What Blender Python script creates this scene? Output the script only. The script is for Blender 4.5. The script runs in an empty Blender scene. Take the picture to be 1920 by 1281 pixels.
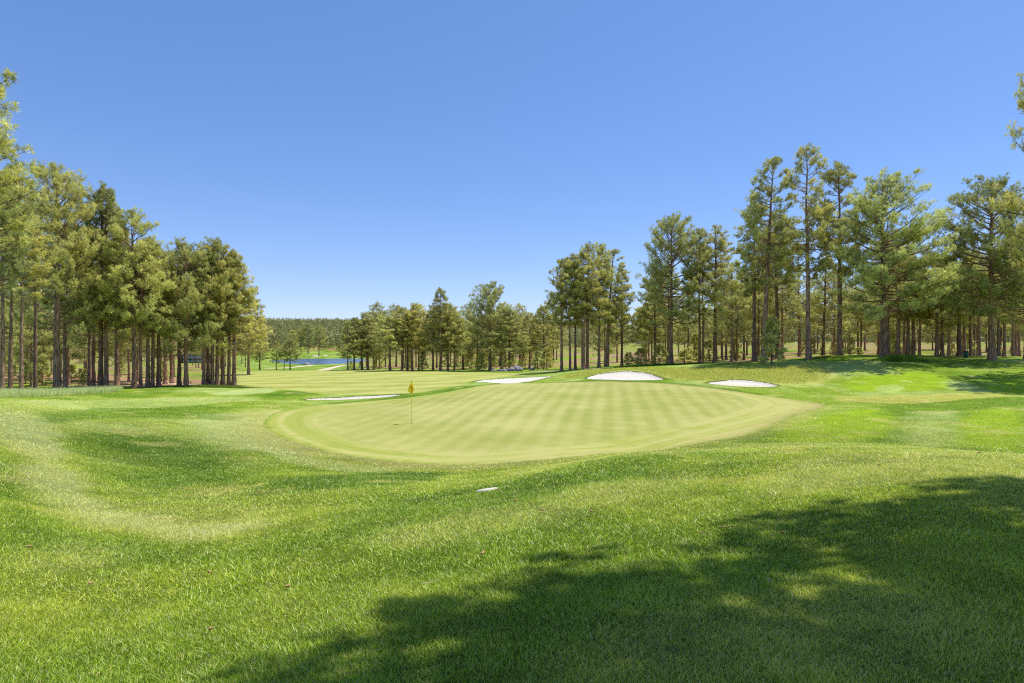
import bpy, math, random
import numpy as np
from math import sin, cos, pi, radians

rng = np.random.default_rng(7)
random.seed(7)
scene = bpy.context.scene
COL = scene.collection
F = 1120.0            # focal length in pixels of the 1920 px wide photograph
CX, HY = 960.0, 650.0 # optical axis column and horizon row
EYE = 1.6

# ------------------------------------------------------------------ helpers
def new_mesh(name, verts, faces_flat, counts, colors=None, smooth=False, colname='Col'):
    me = bpy.data.meshes.new(name)
    verts = np.asarray(verts, dtype=np.float32).reshape(-1, 3)
    faces_flat = np.asarray(faces_flat, dtype=np.int32).ravel()
    if isinstance(counts, int):
        counts = np.full(len(faces_flat)//counts, counts, dtype=np.int32)
    counts = np.asarray(counts, dtype=np.int32)
    me.vertices.add(len(verts)); me.vertices.foreach_set('co', verts.ravel())
    me.loops.add(len(faces_flat)); me.loops.foreach_set('vertex_index', faces_flat)
    me.polygons.add(len(counts))
    starts = np.concatenate([[0], np.cumsum(counts)[:-1]]).astype(np.int32)
    me.polygons.foreach_set('loop_start', starts)
    if smooth:
        me.polygons.foreach_set('use_smooth', np.ones(len(counts), dtype=bool))
    me.update(calc_edges=True)
    if colors is not None:
        colors = np.asarray(colors, dtype=np.float32)
        if colors.shape[1] == 3:
            colors = np.concatenate([colors, np.ones((len(colors), 1), np.float32)], 1)
        at = me.color_attributes.new(colname, 'FLOAT_COLOR', 'POINT')
        at.data.foreach_set('color', colors.astype(np.float32).ravel())
    return me

def link(name, me, mat=None, parent=None, loc=None):
    if mat is not None and me is not None and len(me.materials) == 0:
        me.materials.append(mat)
    o = bpy.data.objects.new(name, me); COL.objects.link(o)
    if parent is not None: o.parent = parent
    if loc is not None: o.location = loc
    return o

def tag(o, label=None, cat=None, group=None, kind=None):
    if label: o['label'] = label
    if cat: o['category'] = cat
    if group: o['group'] = group
    if kind: o['kind'] = kind
    return o

def hash2(ix, iy, seed):
    h = (ix.astype(np.int64)*374761393 + iy.astype(np.int64)*668265263 + seed*982451653) & 0x7fffffff
    h = ((h ^ (h >> 13))*1274126177) & 0x7fffffff
    h = h ^ (h >> 16)
    return (h & 0xffff)/65535.0

def noise2(x, y, seed=0):
    ix = np.floor(x); iy = np.floor(y); fx = x-ix; fy = y-iy
    fx = fx*fx*(3-2*fx); fy = fy*fy*(3-2*fy)
    a = hash2(ix, iy, seed); b = hash2(ix+1, iy, seed); c = hash2(ix, iy+1, seed); d = hash2(ix+1, iy+1, seed)
    return (a*(1-fx)+b*fx)*(1-fy)+(c*(1-fx)+d*fx)*fy

def fbm(x, y, seed=0, octv=4):
    s = 0; amp = .5; tot = 0
    for k in range(octv):
        s = s+amp*noise2(x*(2**k)+k*17.3, y*(2**k)-k*9.1, seed+k); tot += amp; amp *= .5
    return s/tot

def sstep(a, b, x):
    t = np.clip((x-a)/(b-a), 0, 1); return t*t*(3-2*t)

def srgb(r, g, b, k=1.0):
    f = lambda c: ((c/255.0)/12.92 if c/255.0 <= .04045 else ((c/255.0+.055)/1.055)**2.4)
    return np.array([f(r)*k, f(g)*k, f(b)*k])

# ------------------------------------------------------------------ terrain heights
# surveyed spots of the land: (column, row, distance) of the photograph turned into X, Y, Z
CP = [
 (960,1281,2.84),(0,1281,3.37),(600,1281,3.0),(1920,1281,2.7),(1400,1281,2.75),
 (0,1050,6),(0,900,10),(0,800,16),(0,762,22),(0,745,30),
 (300,960,9.5),(300,1100,5.5),(600,1100,5.0),(600,960,8.5),(600,900,13),(480,870,16),
 (960,1100,4.5),(960,960,7.3),(960,900,11),(850,870,19),
 (1300,1000,5.8),(1300,872,11),(1200,850,13.5),(1200,843,21),
 (1500,960,6.4),(1500,842,13),(1500,828,20),(1500,770,32),
 (1920,1000,5),(1920,920,6.5),(1920,856,9.5),(1920,849,17),(1920,800,24),(1920,745,32),(1920,738,40),
 (1920,700,48),(1920,676,56),(1920,667,90),(1920,655,150),(1700,840,14),(1700,845,12),(1700,838,18),
 (1700,770,30),(1700,738,41),(1700,703,48),(1660,676,56),(1700,668,90),(1700,657,150),
 (1515,728,44),(1515,697,52),(1515,674,60),(1515,668,85),(1515,659,150),
 (1390,720,45.5),(1390,696,53),(1390,682,62),(1400,676,85),(1400,664,150),
 (1170,714.5,50),(1170,698,57),(1170,692,63),(1170,688,78),(1258,684.5,75),(1100,691,82),(1170,670,150),
 (1040,711,60),(960,717,57),(885,718,58),(1000,697,90),(1000,680,160),
 (960,695,105),(800,694,118),(640,693,125),(800,683,180),
 (960,750,38),(1170,760,35),(1170,800,27),(1400,760,34),(1400,812,23.5),(1570,761,33.5),
 (960,850,20.5),(700,850,21),(560,820,24),(700,752,42),(840,732,48),(772,792,30),
 (575,749,44),(650,737,51),(650,715,72),(450,715,78),(437,722,64),(450,695,125),
 (300,742,44),(350,725,58),(190,728,54),(107,733,50),(20,738,42),(20,728,62),(100,705,100),(250,705,100),(100,688,200),
 (300,760,34),(300,790,24),(150,772,26),(450,765,33),(420,800,25),(300,860,16.5),(100,830,16),(150,940,10),
 (600,691,160),(560,688,195),(640,684,225),(640,682,245),(500,684,225),(350,684,230),
]
P = []
for px, py, Y in CP:
    P.append(((px-CX)/F*Y, Y, EYE-(py-HY)/F*Y))
LAKE_Z = -5.75
for px in (300, 400, 470, 505):
    for Y in (280, 330):
        P.append(((px-CX)/F*Y, Y, LAKE_Z+.55))
for px in (555, 600, 640):
    for Y in (290, 330):
        P.append(((px-CX)/F*Y, Y, LAKE_Z-1.4))
for px, Y, z in [(600,372,-5.2),(450,372,-5.0),(700,372,-5.0),(600,470,-2.9),(400,470,-2.4),(700,300,-4.9),(760,300,-4.4),(760,470,-2),
                 (1000,300,-1.5),(1400,300,2),(1900,300,3),(0,350,-5),
                 (0,700,8),(500,700,9),(900,700,9),(1400,700,10),(1900,700,10),
                 (0,1250,40),(500,1250,43),(620,1250,42),(900,1250,40),(1400,1250,40),(1900,1250,36),
                 (0,2600,25),(900,2600,20),(1900,2600,20)]:
    P.append(((px-CX)/F*Y, Y, z))
P = np.array(P)
ALPHA = 2.3
def tocoord(x, y):
    th = np.arctan2(x, y)
    r = np.hypot(x, y)
    th = np.where(th > .95, .95+.15*np.tanh((th-.95)/.6), th)
    th = np.where(th < -.95, -.95+.15*np.tanh((th+.95)/.6), th)
    return th*ALPHA, np.log(np.clip(r, 2.0, 3200))
cu, cv = tocoord(P[:, 0], P[:, 1])
def tps(d2): return .5*d2*np.log(d2+1e-12)
n = len(P)
K = tps((cu[:, None]-cu[None])**2+(cv[:, None]-cv[None])**2)+np.eye(n)*2e-4
Pm = np.stack([np.ones(n), cu, cv], 1)
A = np.zeros((n+3, n+3)); A[:n, :n] = K; A[:n, n:] = Pm; A[n:, :n] = Pm.T
W = np.linalg.solve(A, np.concatenate([P[:, 2], np.zeros(3)]))

def base_height(x, y):
    x = np.asarray(x, float); y = np.asarray(y, float)
    sh = x.shape; x = x.ravel(); y = y.ravel()
    out = np.empty(len(x))
    for s in range(0, len(x), 40000):
        u, v = tocoord(x[s:s+40000], y[s:s+40000])
        d2 = (u[:, None]-cu[None])**2+(v[:, None]-cv[None])**2
        out[s:s+40000] = tps(d2)@W[:n]+W[n]+W[n+1]*u+W[n+2]*v
    r = np.hypot(x, y)
    out = out+(fbm(x*.35, y*.35, 3, 3)-.5)*.10*sstep(4, 14, r)*(1-sstep(60, 90, r))
    out = out*sstep(-.2, 1.8, r)
    # behind the viewpoint the lawn runs on level
    back = sstep(0.0, -6.0, y-0.0*np.abs(x))
    out = out*(1-back*.8)
    return out.reshape(sh)

def unproject(pts, off=0.0):
    """first place where the sight line of each photo point meets the land"""
    pts = np.asarray(pts, float)
    Ys = np.exp(np.linspace(math.log(1.6), math.log(1500), 1500))
    dx = (pts[:, 0]-CX)/F; dz = (HY-pts[:, 1])/F
    X = dx[:, None]*Ys[None]; Z = EYE+dz[:, None]*Ys[None]
    H = base_height(X, np.broadcast_to(Ys[None], X.shape))+off
    hit = Z <= H
    idx = np.argmax(hit, 1)
    res = []
    for i, k in enumerate(idx):
        if not hit[i].any(): k = len(Ys)-1
        k = max(k, 1)
        a = Z[i, k-1]-H[i, k-1]; b = Z[i, k]-H[i, k]
        t = a/(a-b) if a != b else 0
        Y = Ys[k-1]*(1-t)+Ys[k]*t
        res.append((dx[i]*Y, Y))
    return np.array(res)

def smooth_poly(pts, it=2):
    p = np.asarray(pts, float)
    for _ in range(it):
        q = np.roll(p, -1, 0)
        p = np.stack([.75*p+.25*q, .25*p+.75*q], 1).reshape(-1, 2)
    return p
def smooth_line(pts, it=2):
    p = np.asarray(pts, float)
    for _ in range(it):
        a = p[:-1]; b = p[1:]
        m = np.stack([.75*a+.25*b, .25*a+.75*b], 1).reshape(-1, 2)
        p = np.concatenate([p[:1], m, p[-1:]])
    return p

def seg_dist(x, y, p, q):
    d = q-p; L = (d**2).sum()+1e-12
    t = np.clip(((x-p[0])*d[0]+(y-p[1])*d[1])/L, 0, 1)
    return np.hypot(x-p[0]-t*d[0], y-p[1]-t*d[1])

def poly_sdf(x, y, poly, margin):
    """negative inside; clipped to +margin away from the bounding box"""
    out = np.full(x.shape, float(margin))
    lo = poly.min(0)-margin; hi = poly.max(0)+margin
    m = (x > lo[0]) & (x < hi[0]) & (y > lo[1]) & (y < hi[1])
    if not m.any(): return out
    xs = x[m]; ys = y[m]
    d = np.full(xs.shape, 1e9); ins = np.zeros(xs.shape, bool)
    for i in range(len(poly)):
        p = poly[i]; q = poly[(i+1) % len(poly)]
        d = np.minimum(d, seg_dist(xs, ys, p, q))
        c = (p[1] > ys) != (q[1] > ys)
        with np.errstate(divide='ignore', invalid='ignore'):
            xi = (q[0]-p[0])*(ys-p[1])/(q[1]-p[1]+1e-12)+p[0]
        ins ^= c & (xs < xi)
    out[m] = np.where(ins, -d, np.minimum(d, margin))
    return out

def line_dist(x, y, line, margin):
    out = np.full(x.shape, float(margin))
    lo = line.min(0)-margin; hi = line.max(0)+margin
    m = (x > lo[0]) & (x < hi[0]) & (y > lo[1]) & (y < hi[1])
    if not m.any(): return out
    xs = x[m]; ys = y[m]; d = np.full(xs.shape, float(margin))
    for p, q in zip(line[:-1], line[1:]):
        d = np.minimum(d, seg_dist(xs, ys, p, q))
    out[m] = d
    return out

U = lambda pts: smooth_poly(unproject(pts), 2)
COLLAR = U([(492,797),(500,780),(535,768),(600,758),(700,751),(790,743),(850,733),(900,723),(960,718),(1100,715.2),(1240,717.5),
            (1330,727),(1400,737),(1480,747),(1570,760),(1500,775),(1450,800),(1400,818),(1300,834),(1180,848),(1060,860),(950,868),(850,872),(760,868),(650,855),(560,832),(510,812)])
GREEN = U([(592,790),(600,776),(650,766),(740,754),(820,744),(900,730),(980,720.5),(1100,717),(1235,719.5),(1320,730),(1400,745),(1435,757),
           (1380,772),(1300,795),(1190,818),(1080,837),(960,848),(850,850),(740,843),(660,829),(610,808)])
FAIRWAY = U([(300,727),(380,722),(470,727),(560,733),(620,740),(700,739),(790,738),(840,727),(880,719),(900,712),(940,707),(1005,703),(960,699),
             (860,697),(760,695.5),(650,694),(560,695),(450,696),(360,700),(340,712)])
BUNK = [
 (U([(1093,711.5),(1110,704),(1140,699),(1180,696.3),(1212,699),(1235,707),(1251,713.4),(1200,713.8),(1140,713)]),
  'white sand bunker with a tall domed face in the mound behind the green'),
 (U([(1318,718.5),(1355,714),(1385,712),(1425,716),(1465,724),(1445,726.5),(1400,726.5),(1350,723)]),
  'flat oval white sand bunker right of the domed one, under the grassy mound'),
 (U([(878,717),(920,711.5),(975,708.5),(1042,704.5),(1022,709),(1000,715),(955,720.5),(920,718)]),
  'long pointed white sand bunker left of the domed one, at the back of the green'),
 (U([(565,749),(640,745.5),(700,742.3),(756,739.5),(742,744),(685,748.5),(620,751),(580,751)]),
  'thin sliver of white sand bunker sunk beside the fairway, left of the flagstick'),
 (U([(582,667.5),(592,665.8),(602,667.5),(592,669)]), 'tiny white sand bunker beyond the lake, left one of two'),
 (U([(604,667.3),(610,666.2),(617,667.3),(610,668.3)]), 'tiny white sand bunker beyond the lake, right one of two'),
]
# the paths
PATHS = [smooth_line(unproject(p), 2) for p in [
  [(606,694),(620,690),(636,686.5),(652,684.2),(668,683)],
  [(500,691),(540,689.5),(565,687),(590,684.5)],
  [(985,698),(1015,697),(1050,695.5),(1085,693),(1120,691)],
  [(230,716),(280,716),(340,721),(385,723.5),(430,722)],
]]
PATHW = [2.2, 2.4, 1.0, 1.3]
BARE = U([(889,923.2),(902,919.6),(918,917.2),(936,915.6),(927,918.6),(908,922.6)])

# ------------------------------------------------------------------ one sheet of land, finer where it is near
th = np.concatenate([np.radians(np.arange(-180, -49, 2.0)), np.radians(np.arange(-49, 49, .13)), np.radians(np.arange(49, 179, 2.0))])
rr = [0.25]
while rr[-1] < 3500:
    r = rr[-1]
    k = .012 if r < 20 else .007 if r < 38 else .0026 if r < 64 else .005 if r < 75 else .010 if r < 160 else .012 if r < 420 else .03
    rr.append(r*(1+k))
rr = np.array(rr)
NT, NR = len(th), len(rr)
R2, T2 = np.meshgrid(rr, th, indexing='ij')

def bunker_sdf(x, y):
    d = np.full(x.shape, 4.0)
    for b, _ in BUNK: d = np.minimum(d, poly_sdf(x, y, b, 4.0))
    return d

def snap(R2, fn):
    """slide grid points along their row so that an outline runs through them"""
    x = R2*np.sin(T2); y = R2*np.cos(T2)
    s = fn(x, y)
    a = s[:-1]; b = s[1:]
    cross = (a*b < 0)
    t = np.where(cross, a/(a-b+1e-12), 0)
    Rn = R2.copy()
    d = R2[1:]-R2[:-1]
    up = cross & (t < .5); dn = cross & (t >= .5)
    Rn[:-1][up] = (R2[:-1]+t*d)[up]
    Rn[1:][dn] = (R2[1:]-(1-t)*d)[dn]
    return Rn
for fn in (lambda x, y: poly_sdf(x, y, GREEN, 3.), lambda x, y: poly_sdf(x, y, COLLAR, 3.), lambda x, y: bunker_sdf(x, y)+.07):
    R2 = snap(R2, fn)
GX = R2*np.sin(T2); GY = R2*np.cos(T2)

def lip(x, y, bs):
    r = np.hypot(x, y)
    deep = np.where(r > 200, .0, .13)
    return -deep*sstep(-.04, -.40, bs)+.03*sstep(1.2, .1, bs)*(bs > -.02)*(r < 200)

def height(x, y):
    x = np.atleast_1d(np.asarray(x, float)); y = np.atleast_1d(np.asarray(y, float))
    z = base_height(x, y)
    return z+lip(x, y, bunker_sdf(x, y))
def hz(x, y): return float(height(x, y)[0])

bs = bunker_sdf(GX, GY)
GZ = base_height(GX, GY)+lip(GX, GY, bs)

# ------------------------------------------------------------------ turf colour (mowing direction, wear, species, painted shade of the hollow), world coordinates
C_ROUGH = srgb(138,164,38); C_DARK = srgb(84,124,6); C_PALE = srgb(190,206,124); C_BRIGHT = srgb(152,182,22)
C_GREEN_A = srgb(214,210,126); C_GREEN_B = srgb(180,186,90); C_COLLAR = srgb(190,196,92); C_FRINGE = srgb(214,210,124)
C_FW_A = srgb(216,214,122); C_FW_B = srgb(176,186,78); C_NATIVE = srgb(196,190,96); C_STRAW = srgb(214,204,132)
C_SOIL = srgb(196,158,118); C_SOILD = srgb(140,104,72)
# broad soft bands left by the mowers, and the hollow's painted shade, as outlines lying on the lawn: (outline, colour, strength, softness m)
STROKES = [
 ([(110,822),(200,806),(330,818),(430,846),(490,885),(480,915),(420,935),(330,945),(250,920),(190,880),(150,850)], C_DARK, .72, 1.9),  # dark turf that also carries the shading of the hollow
 ([(0,860),(40,860),(55,900),(30,930),(0,940)], C_DARK, .7, .8),
 ([(-40,770),(60,775),(110,800),(130,860),(180,920),(260,965),(360,985),(480,975),(520,985),(440,1010),(300,1010),(180,990),(90,940),(40,880),(0,820),(-40,800)], C_PALE, .98, .7),
 ([(360,775),(470,775),(490,800),(560,840),(560,862),(470,850),(390,820),(340,795)], C_PALE, .8, 1.0),
 ([(-40,752),(120,748),(340,743),(520,745),(420,757),(250,765),(60,775),(-40,775)], C_PALE, .45, .7),
 ([(60,770),(200,762),(380,768),(480,782),(440,792),(330,784),(180,784),(80,800)], C_DARK, .5, .6),
 ([(500,820),(560,850),(640,868),(760,880),(700,890),(600,882),(520,862),(480,840)], C_PALE, .55, .5),
 ([(0,950),(60,960),(140,1000),(240,1022),(400,1030),(560,1010),(700,975),(560,1050),(400,1075),(220,1060),(90,1030),(0,1010)], C_DARK, .55, .6),
 ([(30,1040),(160,1000),(280,1050),(200,1070),(60,1080)], C_PALE, .30, .7),
 ([(520,900),(700,885),(860,880),(780,910),(560,930),(430,930)], C_DARK, .75, .7),
 ([(760,930),(1000,890),(1250,850),(1400,840),(1280,870),(1060,930),(860,960),(720,960)], C_DARK, .50, .7),
 ([(700,1000),(900,960),(1120,920),(1300,880),(1340,900),(1180,950),(940,1000),(760,1040)], C_PALE, .32, .7),
 ([(1470,860),(1620,850),(1900,858),(1960,880),(1700,905),(1500,930),(1400,940),(1420,900)], C_PALE, .36, .7),
 ([(1700,775),(1790,770),(1800,800),(1780,840),(1690,840),(1680,810)], C_PALE, .45, 1.4),
 ([(1480,790),(1600,765),(1680,770),(1660,830),(1500,830),(1440,825)], C_BRIGHT, .8, .8),
 ([(1800,775),(1930,760),(1940,846),(1800,842)], C_BRIGHT, .9, .8),
 ([(1560,715),(1700,695),(1780,705),(1790,733),(1600,736)], C_BRIGHT, .85, .8),
 ([(1830,722),(1930,702),(1940,738),(1860,737)], C_BRIGHT, .95, .8),
 ([(1765,714),(1800,712),(1850,728),(1870,737),(1790,737)], C_PALE, .60, 1.0),
 ([(1640,725),(1690,718),(1700,735),(1650,737)], C_PALE, .5, .5),
 ([(1560,741),(1760,738),(1930,739),(1800,752),(1640,757),(1560,752)], C_NATIVE, .6, .5),
 ([(470,727),(540,722),(520,735),(440,741),(380,740)], C_PALE, .7, .6),
 ([(470,742),(560,729),(580,736),(540,744)], C_DARK, .6, .7),
 ([(250,728),(340,725),(330,738),(260,742)], C_DARK, .4, .6),
 ([(1040,1180),(1200,1120),(1500,1100),(1920,1130),(1960,1300),(1000,1300)], C_PALE, .26, .8),
]
STROKES = [(U(s[0]), s[1], s[2], s[3]) for s in STROKES]
NATIVE = U([(1050,706),(1090,697),(1150,692),(1250,690),(1400,686),(1520,683),(1560,690),(1560,712),(1500,722),(1440,719),(1380,711),(1310,717),(1255,711),(1205,695),(1140,697),(1090,706),(1060,711)])
TALL_L = U([(-120,742),(60,737),(150,733),(225,729),(235,733),(150,740),(60,745),(-120,752)])

def mix(c, d, m):
    return c*(1-m[..., None])+d*m[..., None]

def turf(x, y):
    r = np.hypot(x, y)
    n1 = fbm(x*.22, y*.22, 11, 4); n2 = fbm(x*1.3, y*1.3, 21, 3); n3 = fbm(x*5.0, y*5.0, 31, 3)
    c = np.broadcast_to(C_ROUGH, x.shape+(3,)).copy()
    c = mix(c, C_PALE, .55*sstep(.48, .75, n1+.18*(n2-.5)))
    c = mix(c, C_DARK, .60*sstep(.50, .28, n1+.25*(n2-.5)))
    wob = (fbm(x*.8, y*.8, 41, 3)-.5)
    for poly, colr, st, soft in STROKES:
        d = poly_sdf(x, y, poly, soft*1.5)
        d = d+wob*soft*1.3
        c = mix(c, colr, np.clip(st*1.15*sstep(soft*.5, -soft*.7, d)*(.70+.6*n2), 0, 1))
    # worn straw flecks in the rough
    c = mix(c, C_STRAW, .40*sstep(.62, .80, fbm(x*.9, y*.7, 51, 4))*sstep(6, 14, r))
    # fescue mound
    d = poly_sdf(x, y, NATIVE, 3.0)
    c = mix(c, C_NATIVE*(.70+.7*n3[..., None]), sstep(1.0, -.6, d+wob*1.4)*(.65+.5*(n2-.5)))
    # apron of the bunkers keeps greener
    d = poly_sdf(x, y, COLLAR, 3.0)
    c = mix(c, C_DARK*.95, .7*sstep(1.3, .2, d)*(y > 40))
    c = mix(c, C_FRINGE*.85, .75*sstep(2.6, .0, d+wob*1.6)*(y < 34)*sstep(6, -2, x))
    c = mix(c, C_FRINGE*.85, .45*sstep(1.2, .0, d+wob)*(y < 34))
    # fairway: light and dark passes
    d = poly_sdf(x, y, FAIRWAY, 3.0)
    s = np.sin((y*.90+x*.10+2.5*(fbm(x*.03, y*.03, 61, 2)-.5))*2*pi/6.8)
    s2 = np.sin((x*.96-y*.3)*2*pi/9.0)
    fw = C_FW_B+(C_FW_A-C_FW_B)*np.clip(.55+.36*s+.20*s2+.8*(n2-.5)+.7*(n1-.5), 0, 1)[..., None]
    c = mix(c, fw[...], sstep(.5, -.5, d))
    # the ground under the woods
    az = x/np.maximum(y, 1)
    wood = sstep(0, 1, np.maximum.reduce([
        np.minimum(sstep(.33, .40, az), sstep(62, 66, y+0*x)),
        np.minimum(sstep(-.42, -.52, az), sstep(57, 64, y)),
        np.minimum(np.minimum(sstep(-.27, -.24, az), sstep(.4, .3, az)), sstep(120, 128, y)-0),
        np.minimum(sstep(.02, .06, az), sstep(88, 96, y)),
        sstep(470, 500, y)]))
    lit = fbm(x*.10, y*.10, 71, 4)
    floor = mix(np.broadcast_to(C_SOIL, x.shape+(3,))*(.8+.4*n2[..., None]), C_SOILD, sstep(.45, .7, n2))
    floor = mix(floor, C_ROUGH*1.05, .9*sstep(.44, .56, lit))
    c = mix(c, floor, wood*.95)
    return c

def green_col(x, y):
    n1 = fbm(x*.25, y*.25, 81, 3); n2 = fbm(x*1.2, y*1.2, 91, 3)
    dg = poly_sdf(x, y, GREEN, 3.0); n3 = fbm(x*6, y*6, 93, 3)
    a = radians(9.6); u = x*cos(a)-y*sin(a); v = x*sin(a)+y*cos(a)
    wv = .25*(fbm(x*.15, y*.15, 95, 2)-.5)
    s = np.tanh(2.2*np.sin((u+wv)*2*pi/1.0)); s2 = np.sin((v*.9+u*.4)*2*pi/1.5)
    g = C_GREEN_B+(C_GREEN_A-C_GREEN_B)*np.clip(  .5+.20*s*(.25+1.2*fbm(x*.12, y*.12, 97, 2))+.04*s2+1.1*(n1-.5)+.6*(n2-.5)+.35*(n3-.5), 0, 1)[..., None]
    # collar: rings of the collar mower
    k = np.sin(dg*2*pi/1.3)
    cl = C_COLLAR+(C_FRINGE-C_COLLAR)*np.clip(.5+.35*k*(.4+1.2*n1)+.25*np.sin(dg*2*pi/.55+3*n2)+1.6*(n1-.5)+1.2*(n2-.5)+.9*(n3-.5)+.35*sstep(6, 14, x), 0, 1)[..., None]
    cl = mix(cl, C_BRIGHT*.9, .28*sstep(.5, .0, np.abs(dg-.9)-.35)*sstep(.35, .6, n1+.2)*(x < -3))
    do = poly_sdf(x, y, COLLAR, 3.0)
    cl = mix(cl, srgb(196,180,112), .65*sstep(-1.3, -.1, do+.9*(n2-.5))*sstep(-4, 12, x+4*(n1-.5)))
    cl = mix(cl, C_ROUGH, .75*sstep(-.45, .05, do+.9*(n3-.5)))
    return mix(g, cl, sstep(-.18, .18, dg+.3*(n3-.5)))

fc = lambda g: .25*(g[:-1, :-1]+g[1:, :-1]+g[:-1, 1:]+g[1:, 1:])
xc, yc = fc(GX), fc(GY)
cls = np.zeros(xc.shape, np.int32)                      # 0 ground
cls[poly_sdf(xc, yc, FAIRWAY, 1.) < 0] = 2
cls[poly_sdf(xc, yc, COLLAR, 1.) < 0] = 1
for i, (ln, w) in enumerate(zip(PATHS, PATHW)):
    cls[(line_dist(xc, yc, ln, 4.) < w*.5) & (cls != 1)] = 20+i
for i, (b, _) in enumerate(BUNK):
    s = poly_sdf(xc, yc, b, 1.)
    cls[s < (-.07 if i < 4 else 0)] = 10+i
edge = (bs < .03) & (bs > -.34)

colT = turf(GX, GY)
colT = mix(colT, srgb(84,70,40), .85*(sstep(.20, .03, bs)*(bs > -.6))*(R2 < 100))   # raw earth of the lips
colT = mix(colT, C_DARK*.8, .5*sstep(.7, .1, bs)*(bs > .05)*(R2 < 100))
colG = green_col(GX, GY)
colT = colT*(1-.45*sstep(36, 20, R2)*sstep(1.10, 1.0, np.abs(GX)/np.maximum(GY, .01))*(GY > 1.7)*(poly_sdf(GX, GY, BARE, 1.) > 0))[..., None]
IDX = np.arange(NR*NT).reshape(NR, NT)
quads = np.stack([IDX[:-1, :-1], IDX[:-1, 1:], IDX[1:, 1:], IDX[1:, :-1]], -1)
allv = np.stack([GX, GY, GZ], -1).reshape(-1, 3)
def part_sheet(name, mask, cols, mat):
    q = quads[mask]
    used, inv = np.unique(q.ravel(), return_inverse=True)
    me = new_mesh(name, allv[used], inv.astype(np.int32), 4, cols.reshape(-1, 3)[used], smooth=True)
    return link(name, me, mat)

# ------------------------------------------------------------------ materials
def mat_new(name):
    m = bpy.data.materials.new(name); m.use_nodes = True
    nt = m.node_tree; b = nt.nodes['Principled BSDF']
    return m, nt, b
def N(nt, t, **kw):
    nd = nt.nodes.new(t)
    for k, v in kw.items():
        if k in nd.inputs: nd.inputs[k].default_value = v
        else: setattr(nd, k, v)
    return nd
def mulcol(nt, a, fac_out, lo, hi):
    mr = N(nt, 'ShaderNodeMapRange'); mr.inputs[1].default_value = .25; mr.inputs[2].default_value = .75
    mr.inputs[3].default_value = lo; mr.inputs[4].default_value = hi
    nt.links.new(fac_out, mr.inputs[0])
    vm = N(nt, 'ShaderNodeVectorMath', operation='SCALE')
    nt.links.new(a, vm.inputs[0]); nt.links.new(mr.outputs[0], vm.inputs['Scale'])
    return vm.outputs[0]
def turf_mat(name, fine, amp, bump, gain=1.0, spec=.15):
    m, nt, b = mat_new(name)
    at = N(nt, 'ShaderNodeAttribute', attribute_name='Col')
    tc = N(nt, 'ShaderNodeTexCoord')
    n1 = N(nt, 'ShaderNodeTexNoise', Scale=fine, Detail=6.0, Roughness=.75)
    n2 = N(nt, 'ShaderNodeTexNoise', Scale=fine*.12, Detail=4.0, Roughness=.6)
    nt.links.new(tc.outputs['Object'], n1.inputs['Vector']); nt.links.new(tc.outputs['Object'], n2.inputs['Vector'])
    c = mulcol(nt, at.outputs['Color'], n1.outputs[0], gain*(1-amp), gain*(1+amp))
    c = mulcol(nt, c, n2.outputs[0], 1-amp*.5, 1+amp*.5)
    nt.links.new(c, b.inputs['Base Color'])
    b.inputs['Roughness'].default_value = .95; b.inputs['Specular IOR Level'].default_value = spec
    bp = N(nt, 'ShaderNodeBump', Strength=bump, Distance=.04)
    nt.links.new(n1.outputs[0], bp.inputs['Height']); nt.links.new(bp.outputs[0], b.inputs['Normal'])
    return m
M_TURF = turf_mat('rough turf', 9.0, .42, .9, .80)
M_GREEN = turf_mat('putting turf', 14.0, .09, .15, .66)
M_FAIR = turf_mat('fairway turf', 6.0, .15, .3, .68)

def simple(name, color, rough=.8, noise=None, spec=.3, bump=0.0, dist=.02):
    m, nt, b = mat_new(name)
    b.inputs['Roughness'].default_value = rough; b.inputs['Specular IOR Level'].default_value = spec
    rgb = N(nt, 'ShaderNodeRGB'); rgb.outputs[0].default_value = (*color, 1)
    out = rgb.outputs[0]
    if noise:
        tc = N(nt, 'ShaderNodeTexCoord'); n1 = N(nt, 'ShaderNodeTexNoise', Scale=noise[0], Detail=6.0, Roughness=.7)
        nt.links.new(tc.outputs['Object'], n1.inputs['Vector'])
        out = mulcol(nt, out, n1.outputs[0], 1-noise[1], 1+noise[1])
        if bump:
            bp = N(nt, 'ShaderNodeBump', Strength=bump, Distance=dist)
            nt.links.new(n1.outputs[0], bp.inputs['Height']); nt.links.new(bp.outputs[0], b.inputs['Normal'])
    nt.links.new(out, b.inputs['Base Color'])
    return m
M_SAND = simple('white bunker sand', (.665, .61, .52), .95, (5.0, .14), .1, .7, .10)
M_PATH = simple('pale gravel path', tuple(srgb(226,196,170)), .9, (8., .15), .1)
M_YEL = simple('yellow paint', (.88, .70, .08), .5, (20., .1))
M_YEL2 = simple('yellow flag cloth', (.85, .66, .03), .8, (14., .15))
M_DARKM = simple('dark metal', (.03, .03, .04), .5, (20., .2))
M_HOLE = simple('grey cup liner', (.25, .25, .22), .6, (20., .2))  # mottled mid grey liner
M_ROCK = simple('lilac grey rock', tuple(srgb(148,142,146)), .9, (3., .45), .2, .8, .1)
M_TWIG = simple('dry twig', tuple(srgb(170,140,110)), .9, (30., .3))
M_LOG = simple('weathered log', tuple(srgb(176,140,130)), .95, (8., .35), .1, .6)
M_CONE = simple('reddish pine cone', tuple(srgb(186,150,108)), .8, (60., .4))
M_BLADE_DRY = simple('dry straw', tuple(srgb(214,205,170)), .8, (30., .1))
M_BIN = simple('green bin', tuple(srgb(40,84,70)), .5, (10., .15))
M_WALL = simple('brown timber wall', tuple(srgb(96,70,62)), .85, (3., .25))
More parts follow.
